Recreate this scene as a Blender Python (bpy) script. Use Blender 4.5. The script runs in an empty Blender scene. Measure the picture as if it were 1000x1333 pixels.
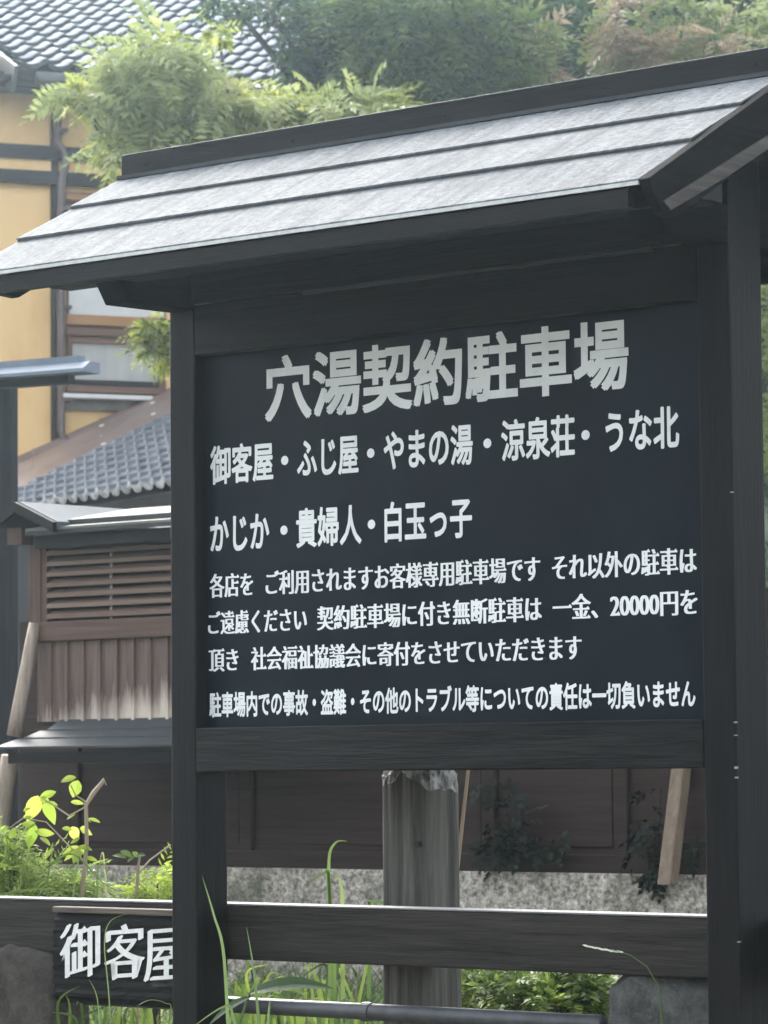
import bpy, bmesh, math, random
import numpy as np
from mathutils import Vector, Matrix

random.seed(7)
RNG = np.random.default_rng(7)
R = math.radians
SC = bpy.context.scene
COL = SC.collection

# ---------------------------------------------------------------- camera
F_PX, CX, CY = 4600.0, 500.0, 666.5          # focal length in photo pixels (1000 x 1333)
TILT, ROLL = R(4.0836), R(-0.4897)
EYE = np.array([0.0, 0.0, 1.5])
_f = np.array([0, math.cos(TILT), math.sin(TILT)])
_u = np.array([0, -math.sin(TILT), math.cos(TILT)])
_r = np.array([1.0, 0, 0])
AX_R = math.cos(ROLL) * _r + math.sin(ROLL) * _u
AX_U = -math.sin(ROLL) * _r + math.cos(ROLL) * _u
AX_F = _f
cam_d = bpy.data.cameras.new('camera')
cam = bpy.data.objects.new('camera', cam_d)
COL.objects.link(cam)
M = Matrix((( AX_R[0], AX_U[0], -AX_F[0], EYE[0]),
            ( AX_R[1], AX_U[1], -AX_F[1], EYE[1]),
            ( AX_R[2], AX_U[2], -AX_F[2], EYE[2]), (0, 0, 0, 1)))
cam.matrix_world = M
cam_d.sensor_fit = 'HORIZONTAL'
cam_d.sensor_width = 36.0
cam_d.lens = F_PX / 1000.0 * 36.0
cam_d.clip_start = 0.1
cam_d.clip_end = 2000.0
cam_d.dof.use_dof = True
cam_d.dof.focus_distance = 9.1
cam_d.dof.aperture_fstop = 18.0
SC.camera = cam

# ---------------------------------------------------------------- light
SUN_EL, SUN_AZ = R(36), R(-18)               # azimuth measured from +Y towards +X
world = bpy.data.worlds.new('World')
SC.world = world
world.use_nodes = True
wn = world.node_tree
bg = wn.nodes['Background']
sky = wn.nodes.new('ShaderNodeTexSky')
sky.sky_type = 'NISHITA'
sky.sun_disc = False
sky.sun_elevation = SUN_EL
sky.sun_rotation = SUN_AZ
sky.air_density = 1.0
sky.dust_density = 4.0
sky.ozone_density = 1.0
cloud = wn.nodes.new('ShaderNodeHueSaturation')          # thin cloud: the sky's blue is mostly washed out
cloud.inputs['Saturation'].default_value = 0.3
wn.links.new(sky.outputs[0], cloud.inputs['Color'])
wn.links.new(cloud.outputs[0], bg.inputs[0])
bg.inputs[1].default_value = 0.15
sun_d = bpy.data.lights.new('sun', 'SUN')
sun_d.energy = 0.5
sun_d.angle = R(20)
sun_d.color = (1.0, 0.95, 0.86)
sun = bpy.data.objects.new('sun', sun_d)
COL.objects.link(sun)
sdir = Vector((math.sin(SUN_AZ) * math.cos(SUN_EL), math.cos(SUN_AZ) * math.cos(SUN_EL), math.sin(SUN_EL)))
sun.rotation_euler = sdir.to_track_quat('Z', 'Y').to_euler()
sun.location = (0, 0, 30)
SC.view_settings.view_transform = 'Standard'
SC.view_settings.look = 'None'
SC.view_settings.exposure = 2.35
SC.view_settings.gamma = 1.0
SC.render.engine = 'CYCLES'
SC.cycles.use_denoising = True
SC.cycles.use_adaptive_sampling = False
SC.cycles.max_bounces = 6
SC.cycles.volume_bounces = 1

# ---------------------------------------------------------------- layout helpers
def ray(px, py):
    return AX_F + AX_R * ((px - CX) / F_PX) - AX_U * ((py - CY) / F_PX)

def at(px, py, Y):
    d = ray(px, py)
    return EYE + d * (Y / d[1])

class Frame:
    """upright frame: u runs along a wall, v out of it towards the viewer, z up"""
    def __init__(s, px, py, Y, ang):
        s.O = at(px, py, Y); s.O[2] = 0
        s.a = ang
        s.U = np.array([math.cos(ang), math.sin(ang), 0])
        s.N = np.array([math.sin(ang), -math.cos(ang), 0])
    def uz(s, px, py, v=0.0):
        d = ray(px, py)
        t = ((s.O + s.N * v - EYE) @ s.N) / (d @ s.N)
        p = EYE + d * t
        return float((p - s.O) @ s.U), float(p[2])
    def vz(s, px, py, u):
        d = ray(px, py)
        t = ((s.O + s.U * u - EYE) @ s.U) / (d @ s.U)
        p = EYE + d * t
        return float((p - s.O) @ s.N), float(p[2])
    def w(s, u, v, z):
        return s.O + s.U * u + s.N * v + np.array([0, 0, z])
    def l(s, p):
        q = np.asarray(p) - s.O
        return float(q @ s.U), float(q @ s.N), float(p[2])

# ---------------------------------------------------------------- mesh helpers
class MB:
    def __init__(s):
        s.v = []; s.f = []; s.m = []
    def add(s, vs, fs, mi=0):
        n = len(s.v)
        s.v += [tuple(map(float, p)) for p in vs]
        s.f += [tuple(i + n for i in f) for f in fs]
        s.m += [mi] * len(fs)
        return s
    def box(s, u0, u1, v0, v1, z0, z1, mi=0):      # frame-local box (y = -v)
        y0, y1 = -v1, -v0
        vs = [(u0, y0, z0), (u1, y0, z0), (u1, y1, z0), (u0, y1, z0), (u0, y0, z1), (u1, y0, z1), (u1, y1, z1), (u0, y1, z1)]
        fs = [(0, 3, 2, 1), (4, 5, 6, 7), (0, 1, 5, 4), (1, 2, 6, 5), (2, 3, 7, 6), (3, 0, 4, 7)]
        return s.add(vs, fs, mi)
    def prism_u(s, poly, u0, u1, mi=0):            # poly of (v,z), extruded along u
        n = len(poly)
        vs = [(u0, -v, z) for v, z in poly] + [(u1, -v, z) for v, z in poly]
        fs = [tuple(range(n)), tuple(range(2 * n - 1, n - 1, -1))]
        fs += [(i, i + n, (i + 1) % n + n, (i + 1) % n) for i in range(n)]
        return s.add(vs, fs, mi)
    def prism_v(s, poly, v0, v1, mi=0):            # poly of (u,z), extruded along v
        n = len(poly)
        vs = [(u, -v0, z) for u, z in poly] + [(u, -v1, z) for u, z in poly]
        fs = [tuple(range(n)), tuple(range(2 * n - 1, n - 1, -1))]
        fs += [(i, i + n, (i + 1) % n + n, (i + 1) % n) for i in range(n)]
        return s.add(vs, fs, mi)
    def slab(s, quad, t, mi=0):                    # quad of 3-D points given thickness t along its normal (downwards)
        q = [Vector(p) for p in quad]
        n = (q[1] - q[0]).cross(q[3] - q[0]).normalized()
        b = [p - n * t for p in q]
        return s.add(q + b, [(0, 1, 2, 3), (7, 6, 5, 4), (0, 4, 5, 1), (1, 5, 6, 2), (2, 6, 7, 3), (3, 7, 4, 0)], mi)
    def tube(s, pts, rad, n=8, mi=0):
        pts = [Vector(p) for p in pts]
        k = len(pts)
        rad = [rad] * k if not hasattr(rad, '__len__') else rad
        base = len(s.v)
        ref = Vector((0.31, 0.2, 0.93))
        for i, p in enumerate(pts):
            t = (pts[min(i + 1, k - 1)] - pts[max(i - 1, 0)]).normalized()
            a = t.cross(ref)
            if a.length < 1e-3: a = t.cross(Vector((1, 0, 0)))
            a.normalize(); b = t.cross(a)
            for j in range(n):
                w = 2 * math.pi * j / n
                s.v.append(tuple(p + (a * math.cos(w) + b * math.sin(w)) * rad[i]))
        for i in range(k - 1):
            for j in range(n):
                s.f.append((base + i * n + j, base + i * n + (j + 1) % n, base + (i + 1) * n + (j + 1) % n, base + (i + 1) * n + j)); s.m.append(mi)
        s.f.append(tuple(base + j for j in range(n))[::-1]); s.m.append(mi)
        s.f.append(tuple(base + (k - 1) * n + j for j in range(n))); s.m.append(mi)
        return s
    def build(s, name, mats, parent=None, bevel=0.0, smooth=False, fix=True):
        me = bpy.data.meshes.new(name)
        me.from_pydata(s.v, [], s.f)
        mats = mats if isinstance(mats, (list, tuple)) else [mats]
        for m in mats: me.materials.append(m)
        me.polygons.foreach_set('material_index', s.m)
        if fix:
            bm = bmesh.new(); bm.from_mesh(me)
            bmesh.ops.recalc_face_normals(bm, faces=bm.faces)
            bm.to_mesh(me); bm.free()
        if smooth: me.polygons.foreach_set('use_smooth', [True] * len(me.polygons))
        me.update()
        o = bpy.data.objects.new(name, me)
        COL.objects.link(o)
        if parent: o.parent = parent
        if bevel:
            md = o.modifiers.new('bevel', 'BEVEL'); md.width = bevel; md.segments = 2; md.limit_method = 'ANGLE'; md.angle_limit = R(40)
        return o

def tag(o, label=None, cat=None, group=None, kind=None):
    if label: o['label'] = label
    if cat: o['category'] = cat
    if group: o['group'] = group
    if kind: o['kind'] = kind
    return o

def thing(name, label, cat, loc=(0, 0, 0), rz=0.0, group=None):
    o = bpy.data.objects.new(name, None)
    o.empty_display_size = 0.1
    COL.objects.link(o)
    o.location = tuple(map(float, loc)); o.rotation_euler = (0, 0, rz)
    return tag(o, label, cat, group)

def big_mesh(name, V, Fq, mats, midx=None, parent=None, smooth=False):
    """fast mesh from numpy: V (n,3), Fq (m,k) same-size faces"""
    me = bpy.data.meshes.new(name)
    V = np.ascontiguousarray(V, dtype=np.float32); Fq = np.ascontiguousarray(Fq, dtype=np.int32)
    m, k = Fq.shape
    me.vertices.add(len(V)); me.vertices.foreach_set('co', V.ravel())
    me.loops.add(m * k); me.loops.foreach_set('vertex_index', Fq.ravel())
    me.polygons.add(m); me.polygons.foreach_set('loop_start', np.arange(0, m * k, k, dtype=np.int32))
    me.update(calc_edges=True)
    for mt in (mats if isinstance(mats, (list, tuple)) else [mats]): me.materials.append(mt)
    if midx is not None: me.polygons.foreach_set('material_index', np.ascontiguousarray(midx, dtype=np.int32))
    if smooth: me.polygons.foreach_set('use_smooth', np.ones(m, dtype=bool))
    me.validate()
    o = bpy.data.objects.new(name, me)
    COL.objects.link(o)
    if parent: o.parent = parent
    return o

# ---------------------------------------------------------------- materials
def new_mat(name):
    m = bpy.data.materials.new(name); m.use_nodes = True
    nt = m.node_tree
    return m, nt, nt.nodes['Principled BSDF']

def ramp(nt, fac, stops):
    r = nt.nodes.new('ShaderNodeValToRGB')
    els = r.color_ramp.elements
    while len(els) < len(stops): els.new(0.5)
    for e, (p, c) in zip(els, stops):
        e.position = p; e.color = (*c, 1)
    nt.links.new(fac, r.inputs[0])
    return r.outputs[0]

def coords(nt, scale=(1, 1, 1), kind='Object', loc=(0, 0, 0)):
    tc = nt.nodes.new('ShaderNodeTexCoord'); mp = nt.nodes.new('ShaderNodeMapping')
    mp.inputs['Scale'].default_value = scale; mp.inputs['Location'].default_value = loc
    nt.links.new(tc.outputs[kind], mp.inputs[0])
    return mp.outputs[0]

def noise(nt, vec, scale, detail=6, rough=0.6, dist=0.0):
    n = nt.nodes.new('ShaderNodeTexNoise')
    n.inputs['Scale'].default_value = scale; n.inputs['Detail'].default_value = detail
    n.inputs['Roughness'].default_value = rough; n.inputs['Distortion'].default_value = dist
    nt.links.new(vec, n.inputs['Vector'])
    return n.outputs['Fac']

def bump(nt, bs, h, strength, dist=0.01):
    b = nt.nodes.new('ShaderNodeBump'); b.inputs['Strength'].default_value = strength; b.inputs['Distance'].default_value = dist
    nt.links.new(h, b.inputs['Height']); nt.links.new(b.outputs[0], bs.inputs['Normal'])

def mixc(nt, fac, a, b):
    m = nt.nodes.new('ShaderNodeMix'); m.data_type = 'RGBA'
    nt.links.new(fac, m.inputs[0])
    for sock, val in ((m.inputs[6], a), (m.inputs[7], b)):
        if isinstance(val, tuple): sock.default_value = (*val, 1)
        else: nt.links.new(val, sock)
    return m.outputs[2]

def wood(name, c1, c2, axis='x', freq=60, rough=0.55, bmp=0.35, wear=None, wear_amt=0.62, stretch=0.04, spec=0.12):
    m, nt, bs = new_mat(name)
    s = {'x': (stretch, 1, 1), 'y': (1, stretch, 1), 'z': (1, 1, stretch)}[axis]
    v = coords(nt, s)
    n1 = noise(nt, v, freq, 5, 0.65, 0.6)
    n2 = noise(nt, v, freq * 0.18, 3, 0.5, 1.2)
    mul = nt.nodes.new('ShaderNodeMath'); mul.operation = 'MULTIPLY_ADD'
    mul.inputs[1].default_value = 0.55; nt.links.new(n1, mul.inputs[0])
    m2 = nt.nodes.new('ShaderNodeMath'); m2.operation = 'MULTIPLY'; m2.inputs[1].default_value = 0.45
    nt.links.new(n2, m2.inputs[0]); nt.links.new(m2.outputs[0], mul.inputs[2])
    g = mul.outputs[0]
    c = ramp(nt, g, [(0.34, c1), (0.66, c2)])
    if wear:
        v2 = coords(nt, {'x': (0.25, 1, 1), 'y': (1, 0.25, 1), 'z': (1, 1, 0.25)}[axis])
        nw = noise(nt, v2, 14, 8, 0.7)
        wf = ramp(nt, nw, [(wear_amt, (0, 0, 0)), (wear_amt + 0.12, (1, 1, 1))])
        c = mixc(nt, wf, c, wear)
    nt.links.new(c, bs.inputs['Base Color'])
    bs.inputs['Roughness'].default_value = rough
    bs.inputs['Specular IOR Level'].default_value = spec
    bump(nt, bs, g, bmp, 0.006)
    return m

def speck(name, stops, scale=8, rough=0.8, bmp=0.3, detail=8, bscale=None, vec=(1, 1, 1), metal=0.0, dist=0.01, spec=None):
    m, nt, bs = new_mat(name)
    v = coords(nt, vec)
    n = noise(nt, v, scale, detail, 0.65)
    nt.links.new(ramp(nt, n, stops), bs.inputs['Base Color'])
    bs.inputs['Roughness'].default_value = rough
    bs.inputs['Metallic'].default_value = metal
    if spec is not None: bs.inputs['Specular IOR Level'].default_value = spec
    if bmp: bump(nt, bs, noise(nt, v, bscale or scale * 3, 6, 0.6), bmp, dist)
    return m

def leaf(name, stops, transl=0.45, rough=0.5, nscale=1.2):
    m, nt, bs = new_mat(name)
    g = nt.nodes.new('ShaderNodeNewGeometry')
    n = noise(nt, coords(nt), nscale, 3, 0.5)
    ad = nt.nodes.new('ShaderNodeMath'); ad.operation = 'MULTIPLY_ADD'; ad.inputs[1].default_value = 0.45
    nt.links.new(g.outputs['Random Per Island'], ad.inputs[0])
    sb = nt.nodes.new('ShaderNodeMath'); sb.operation = 'MULTIPLY_ADD'; sb.inputs[1].default_value = 1.5; sb.inputs[2].default_value = -0.47
    nt.links.new(n, sb.inputs[0]); nt.links.new(sb.outputs[0], ad.inputs[2])
    c = ramp(nt, ad.outputs[0], stops)
    nt.links.new(c, bs.inputs['Base Color']); bs.inputs['Roughness'].default_value = rough; bs.inputs['Specular IOR Level'].default_value = 0.25
    tr = nt.nodes.new('ShaderNodeBsdfTranslucent'); nt.links.new(c, tr.inputs[0])
    mx = nt.nodes.new('ShaderNodeMixShader'); mx.inputs[0].default_value = transl
    out = nt.nodes['Material Output']
    nt.links.new(bs.outputs[0], mx.inputs[1]); nt.links.new(tr.outputs[0], mx.inputs[2]); nt.links.new(mx.outputs[0], out.inputs[0])
    return m

K1, K2 = (0.003, 0.003, 0.003), (0.011, 0.0108, 0.0108)       # black stained timber
W_DX = wood('black_stain_x', K1, K2, 'x', 150, 0.5, 0.4, stretch=.03)
W_DY = wood('black_stain_y', K1, K2, 'y', 150, 0.85, 0.4, stretch=.03, spec=.03)
W_DZ = wood('black_stain_z', K1, K2, 'z', 150, 0.5, 0.4, (0.03, 0.03, 0.03), 0.74, .03)
W_BEAM = wood('black_stain_beam', K1, (0.022, 0.022, 0.021), 'x', 130, 0.5, 0.8, stretch=.05)
W_WORN = wood('worn_timber_y', (0.025, 0.023, 0.021), (0.10, 0.09, 0.08), 'y', 110, 0.7, 0.8)
W_LIT_EDGE = wood('lit_edge_timber_x', (0.03, 0.033, 0.036), (0.07, 0.076, 0.08), 'x', 90, 0.6, 0.4)  # weathered wood made paler for the light on the header edge
W_RAIL = wood('weathered_rail', (0.012, 0.011, 0.010), (0.045, 0.04, 0.034), 'x', 130, 0.6, 0.9, (0.06, 0.055, 0.048), 0.68, .05)
W_RAILTOP = wood('lit_rail_top', (0.09, 0.09, 0.09), (0.24, 0.24, 0.24), 'x', 90, 0.6, 0.5)  # light glinting on the rail's top, put into a paler colour
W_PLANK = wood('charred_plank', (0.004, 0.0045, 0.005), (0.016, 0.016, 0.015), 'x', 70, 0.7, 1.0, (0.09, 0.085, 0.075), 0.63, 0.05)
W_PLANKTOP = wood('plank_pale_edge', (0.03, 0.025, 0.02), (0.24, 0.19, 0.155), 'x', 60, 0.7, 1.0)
W_BROWN = wood('brown_stain', (0.068, 0.041, 0.031), (0.122, 0.079, 0.061), 'z', 40, 0.65, 0.2)
W_BROWNX = wood('brown_stain_x', (0.078, 0.048, 0.037), (0.14, 0.093, 0.074), 'x', 40, 0.65, 0.2)
W_DKBR = wood('dark_brown_panel', (0.020, 0.0125, 0.0105), (0.044, 0.029, 0.025), 'x', 60, 0.65, 0.2)
W_SLAT = wood('louvre_slat', (0.115, 0.078, 0.06), (0.215, 0.152, 0.122), 'x', 40, 0.6, 0.2)
W_BARK = wood('peeled_log', (0.17, 0.125, 0.095), (0.42, 0.35, 0.28), 'z', 45, 0.7, 0.8, (0.09, 0.06, 0.045), 0.58)
W_PROP = wood('pale_prop', (0.10, 0.072, 0.05), (0.22, 0.17, 0.125), 'z', 60, 0.7, 0.4)
W_PILLAR = wood('gate_timber', (0.008, 0.009, 0.011), (0.022, 0.023, 0.026), 'z', 60, 0.6, 0.4)
W_GREY = wood('silvered_post', (0.022, 0.021, 0.018), (0.14, 0.134, 0.118), 'z', 60, 0.75, 1.0, (0.018, 0.017, 0.015), 0.64, 0.05)
W_CUT = speck('silvered_cut_end', [(0.35, (0.03, 0.03, 0.027)), (0.5, (0.15, 0.148, 0.138)), (0.65, (0.32, 0.315, 0.295))], 45, 0.75, 0.9, 8, 40, (1, 1, 0.5))
W_HBR = wood('house_timber', (0.030, 0.020, 0.018), (0.052, 0.037, 0.033), 'z', 20, 0.6, 0.2)
W_HBRX = wood('house_beam', (0.022, 0.019, 0.02), (0.040, 0.034, 0.035), 'x', 20, 0.6, 0.2)
W_FRAME = wood('window_timber', (0.15, 0.085, 0.062), (0.24, 0.145, 0.11), 'x', 26, 0.55, 0.2)
W_ORANGE = wood('window_orange_rail', (0.36, 0.19, 0.085), (0.48, 0.27, 0.13), 'x', 26, 0.5, 0.2)

def roof_paint():
    m, nt, bs = new_mat('weathered_roof_paint')
    n = noise(nt, coords(nt, (0.7, 1, 1)), 75, 8, 0.8, 0.8)
    nb_ = noise(nt, coords(nt), 6, 6, 0.65)
    st = noise(nt, coords(nt, (1.0, 0.10, 0.10), loc=(3, 1, 2)), 24, 6, 0.7, 0.15)
    c1 = ramp(nt, n, [(0.36, (0.035, 0.042, 0.048)), (0.47, (0.115, 0.125, 0.135)), (0.58, (0.16, 0.172, 0.18)), (0.70, (0.27, 0.285, 0.29))])
    def mul(c, f):
        mu = nt.nodes.new('ShaderNodeMix'); mu.data_type = 'RGBA'; mu.blend_type = 'MULTIPLY'; mu.inputs[0].default_value = 1
        nt.links.new(c, mu.inputs[6]); nt.links.new(f, mu.inputs[7]); return mu.outputs[2]
    c = mul(c1, ramp(nt, st, [(0.36, (0.62, 0.65, 0.68)), (0.52, (1, 1, 1)), (0.68, (1.25, 1.25, 1.25))]))
    c = mul(c, ramp(nt, nb_, [(0.36, (0.75, 0.78, 0.80)), (0.55, (1.05, 1.05, 1.04))]))
    nt.links.new(c, bs.inputs['Base Color'])
    bs.inputs['Roughness'].default_value = 0.75
    bs.inputs['Specular IOR Level'].default_value = 0.1
    bump(nt, bs, n, 0.6, 0.006)
    return m
ROOF = roof_paint()
DARK_AND_SHADE = speck('dark_trim_and_shade', [(0.3, (0.004, 0.006, 0.006)), (0.7, (0.009, 0.011, 0.011))], 30, 0.6, 0.2)  # near-black shade lines painted under roof boards and tiles; also plain dark trim
EAVE_LIP = speck('pale_eave_lip', [(0.3, (0.38, 0.40, 0.38)), (0.7, (0.6, 0.62, 0.6))], 30, 0.5, 0.2)
PANEL = speck('board_paint', [(0.3, (0.003, 0.0065, 0.0105)), (0.7, (0.009, 0.0145, 0.0205))], 2.2, 0.42, 0.06, 4, 160, dist=0.002, spec=.1)
WHITE = speck('white_lettering', [(0.3, (0.54, 0.57, 0.555)), (0.5, (0.67, 0.69, 0.675)), (0.7, (0.71, 0.73, 0.715))], 9, 0.45, 0.05, dist=0.001)
WHITE_B = speck('bright_lettering', [(0.3, (0.66, 0.68, 0.67)), (0.5, (0.77, 0.79, 0.78)), (0.7, (0.82, 0.83, 0.82))], 9, 0.45, 0.05, dist=0.001)
WHITE2 = speck('white_carved_paint', [(0.3, (0.60, 0.60, 0.56)), (0.7, (0.78, 0.78, 0.75))], 40, 0.6, 0.4, dist=0.003)
CHIP = speck('bare_chip', [(0.3, (0.2, 0.19, 0.17)), (0.7, (0.36, 0.35, 0.33))], 60, 0.7, 0.2)
PLASTER = speck('ochre_plaster', [(0.3, (0.72, 0.46, 0.19)), (0.5, (0.84, 0.56, 0.26)), (0.75, (0.87, 0.60, 0.29))], 2.2, 0.9, 0.35, 10, 160, vec=(1, 1, .35), dist=0.004)
SHOJI = speck('paper_panel', [(0.3, (0.62, 0.63, 0.62)), (0.7, (0.74, 0.75, 0.74))], 3, 0.6, 0.05)
CURTAIN = speck('grey_blind', [(0.3, (0.40, 0.40, 0.385)), (0.7, (0.52, 0.52, 0.50))], 6, 0.3, 0.1, 6, 30, (1, 1, 0.1))
LEDGE = speck('white_ledge', [(0.3, (0.7, 0.7, 0.68)), (0.7, (0.82, 0.82, 0.8))], 6, 0.5, 0.1)
STAINED = speck('stained_sill_band', [(0.35, (0.10, 0.095, 0.085)), (0.65, (0.24, 0.225, 0.2))], 5, 0.8, 0.3)
PIPE_BR = speck('brown_downpipe', [(0.3, (0.085, 0.06, 0.055)), (0.7, (0.13, 0.095, 0.088))], 6, 0.35, 0.05)
GUTTER = speck('grey_gutter', [(0.3, (0.05, 0.05, 0.055)), (0.7, (0.09, 0.09, 0.095))], 6, 0.4, 0.05)
TILE = speck('silver_glazed_tile', [(0.3, (0.30, 0.32, 0.35)), (0.6, (0.46, 0.48, 0.51)), (0.8, (0.55, 0.56, 0.58))], 3, 0.3, 0.06, 6, 40, metal=0.75)
TILE2 = speck('grey_lower_tile', [(0.3, (0.05, 0.06, 0.078)), (0.6, (0.10, 0.115, 0.14)), (0.8, (0.16, 0.175, 0.2))], 4, 0.4, 0.15, 6, 40)
TILE_W = speck('mortar_white_tile_end', [(0.35, (0.08, 0.08, 0.08)), (0.65, (0.4, 0.4, 0.39))], 12, 0.7, 0.2)
METAL_BR = speck('brown_roof_sheet', [(0.3, (0.185, 0.13, 0.11)), (0.55, (0.25, 0.185, 0.16)), (0.8, (0.30, 0.23, 0.20))], 2.5, 0.42, 0.08, 8, 60)
METAL_GR = speck('grey_roof_sheet', [(0.3, (0.13, 0.155, 0.19)), (0.7, (0.20, 0.235, 0.28))], 3, 0.65, 0.06, 8, 60, spec=.1)
METAL_SK = speck('dull_skirt_sheet', [(0.3, (0.032, 0.036, 0.039)), (0.7, (0.055, 0.06, 0.063))], 3, 0.6, 0.06, 8, 60, spec=.15)
METAL_PALE = speck('pale_roof_sheet', [(0.3, (0.04, 0.05, 0.058)), (0.7, (0.075, 0.09, 0.10))], 3, 0.6, 0.06, 8, 60, spec=.1)
METAL_CREAM = speck('cream_drip_sheet', [(0.3, (0.10, 0.10, 0.085)), (0.7, (0.17, 0.17, 0.15))], 3, 0.6, 0.06, 8, 60, spec=.1)
STEEL = speck('galvanised_pipe', [(0.3, (0.05, 0.053, 0.055)), (0.7, (0.10, 0.105, 0.11))], 12, 0.45, 0.1, metal=0.3)

def concrete():
    m, nt, bs = new_mat('washed_pebble_concrete')
    v = coords(nt)
    vo = nt.nodes.new('ShaderNodeTexVoronoi'); vo.inputs['Scale'].default_value = 55; nt.links.new(v, vo.inputs['Vector'])
    n = noise(nt, v, 3, 6, 0.65)
    n3 = noise(nt, v, 40, 6, 0.7)
    c = ramp(nt, n3, [(0.34, (0.07, 0.06, 0.05)), (0.5, (0.32, 0.285, 0.24)), (0.68, (0.62, 0.565, 0.49))])
    moss = ramp(nt, n, [(0.52, (0, 0, 0)), (0.66, (1, 1, 1))])
    mf = nt.nodes.new('ShaderNodeMath'); mf.operation = 'MULTIPLY'; mf.inputs[1].default_value = 0.75; nt.links.new(moss, mf.inputs[0])
    c = mixc(nt, mf.outputs[0], c, (0.075, 0.08, 0.05))
    nt.links.new(c, bs.inputs['Base Color']); bs.inputs['Roughness'].default_value = 0.9
    bump(nt, bs, vo.outputs['Distance'], 0.6, 0.01)
    return m
CONC = concrete()

def rock(name, c):
    m, nt, bs = new_mat(name)
    v = coords(nt)
    n = noise(nt, v, 14, 10, 0.75, 0.4)
    n2 = noise(nt, v, 90, 4, 0.7)
    col = ramp(nt, n, [(0.32, tuple(x * 0.35 for x in c)), (0.5, c), (0.68, tuple(min(1, x * 1.7) for x in c))])
    col = mixc(nt, ramp(nt, n2, [(0.55, (0, 0, 0)), (0.7, (0.6, 0.6, 0.6))]), col, tuple(min(1, x * 1.8) for x in c))
    nt.links.new(col, bs.inputs['Base Color']); bs.inputs['Roughness'].default_value = 0.9
    bump(nt, bs, n, 0.9, 0.03)
    return m
ROCK_B = rock('brown_stone', (0.05, 0.043, 0.034))
ROCK_G = rock('grey_stone', (0.085, 0.085, 0.08))

L_MAPLE = leaf('maple_leaf', [(0.10, (0.045, 0.07, 0.022)), (0.33, (0.19, 0.235, 0.055)), (0.60, (0.40, 0.44, 0.10)), (0.90, (0.60, 0.57, 0.19))], 0.5)
L_DARK = leaf('evergreen_leaf', [(0.12, (0.010, 0.026, 0.016)), (0.45, (0.035, 0.075, 0.032)), (0.75, (0.095, 0.155, 0.055)), (0.97, (0.18, 0.24, 0.08))], 0.35)
L_MID = leaf('mid_green_leaf', [(0.12, (0.05, 0.09, 0.035)), (0.5, (0.12, 0.18, 0.06)), (0.8, (0.22, 0.28, 0.09)), (0.97, (0.32, 0.34, 0.12))], 0.4)
L_PALE = leaf('pale_green_leaf', [(0.12, (0.03, 0.065, 0.03)), (0.5, (0.10, 0.16, 0.05)), (0.8, (0.20, 0.27, 0.08)), (0.97, (0.30, 0.33, 0.11))], 0.4)
L_SHOOT = leaf('pale_shoot_leaf', [(0.1, (0.14, 0.19, 0.07)), (0.45, (0.30, 0.36, 0.13)), (0.75, (0.44, 0.48, 0.20)), (0.95, (0.54, 0.52, 0.26))], 0.4)
L_RUST = leaf('rust_leaf', [(0.12, (0.22, 0.17, 0.10)), (0.5, (0.40, 0.31, 0.19)), (0.8, (0.52, 0.42, 0.28)), (0.97, (0.48, 0.42, 0.18))], 0.4)
L_LIME = leaf('lime_leaf', [(0.1, (0.13, 0.22, 0.03)), (0.5, (0.25, 0.34, 0.05)), (0.9, (0.40, 0.44, 0.09))], 0.6, 0.45, 3)
L_GRASS = leaf('grass_blade', [(0.1, (0.03, 0.055, 0.02)), (0.45, (0.08, 0.13, 0.04)), (0.75, (0.16, 0.22, 0.07)), (0.97, (0.34, 0.34, 0.19))], 0.5, 0.45, 2)
L_BLADE = leaf('long_blade', [(0.1, (0.07, 0.11, 0.045)), (0.6, (0.13, 0.19, 0.07)), (0.95, (0.2, 0.27, 0.1))], 0.4, 0.4, 2)
L_SHRUB = leaf('shrub_leaf', [(0.1, (0.025, 0.045, 0.015)), (0.4, (0.08, 0.13, 0.03)), (0.7, (0.18, 0.24, 0.05)), (0.97, (0.32, 0.34, 0.09))], 0.5, 0.45, 4)
L_WEED = leaf('weed_leaf', [(0.1, (0.06, 0.10, 0.025)), (0.4, (0.18, 0.26, 0.06)), (0.7, (0.32, 0.40, 0.10)), (0.97, (0.48, 0.48, 0.18))], 0.5, 0.45, 4)
L_IVY = leaf('ivy_leaf', [(0.1, (0.006, 0.010, 0.008)), (0.6, (0.012, 0.02, 0.013)), (0.95, (0.022, 0.032, 0.02))], 0.15, 0.7, 4)
DRY = leaf('dry_stem', [(0.1, (0.26, 0.2, 0.13)), (0.9, (0.42, 0.35, 0.25))], 0.2, 0.7, 4)
BARK_T = wood('tree_bark', (0.03, 0.026, 0.022), (0.07, 0.06, 0.05), 'z', 12, 0.85, 0.8, None, 0.6, 0.3)
SOIL = speck('soil', [(0.3, (0.05, 0.042, 0.03)), (0.6, (0.09, 0.08, 0.05)), (0.8, (0.07, 0.10, 0.035))], 2.2, 0.95, 0.6, 10, 20, dist=0.03)

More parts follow.
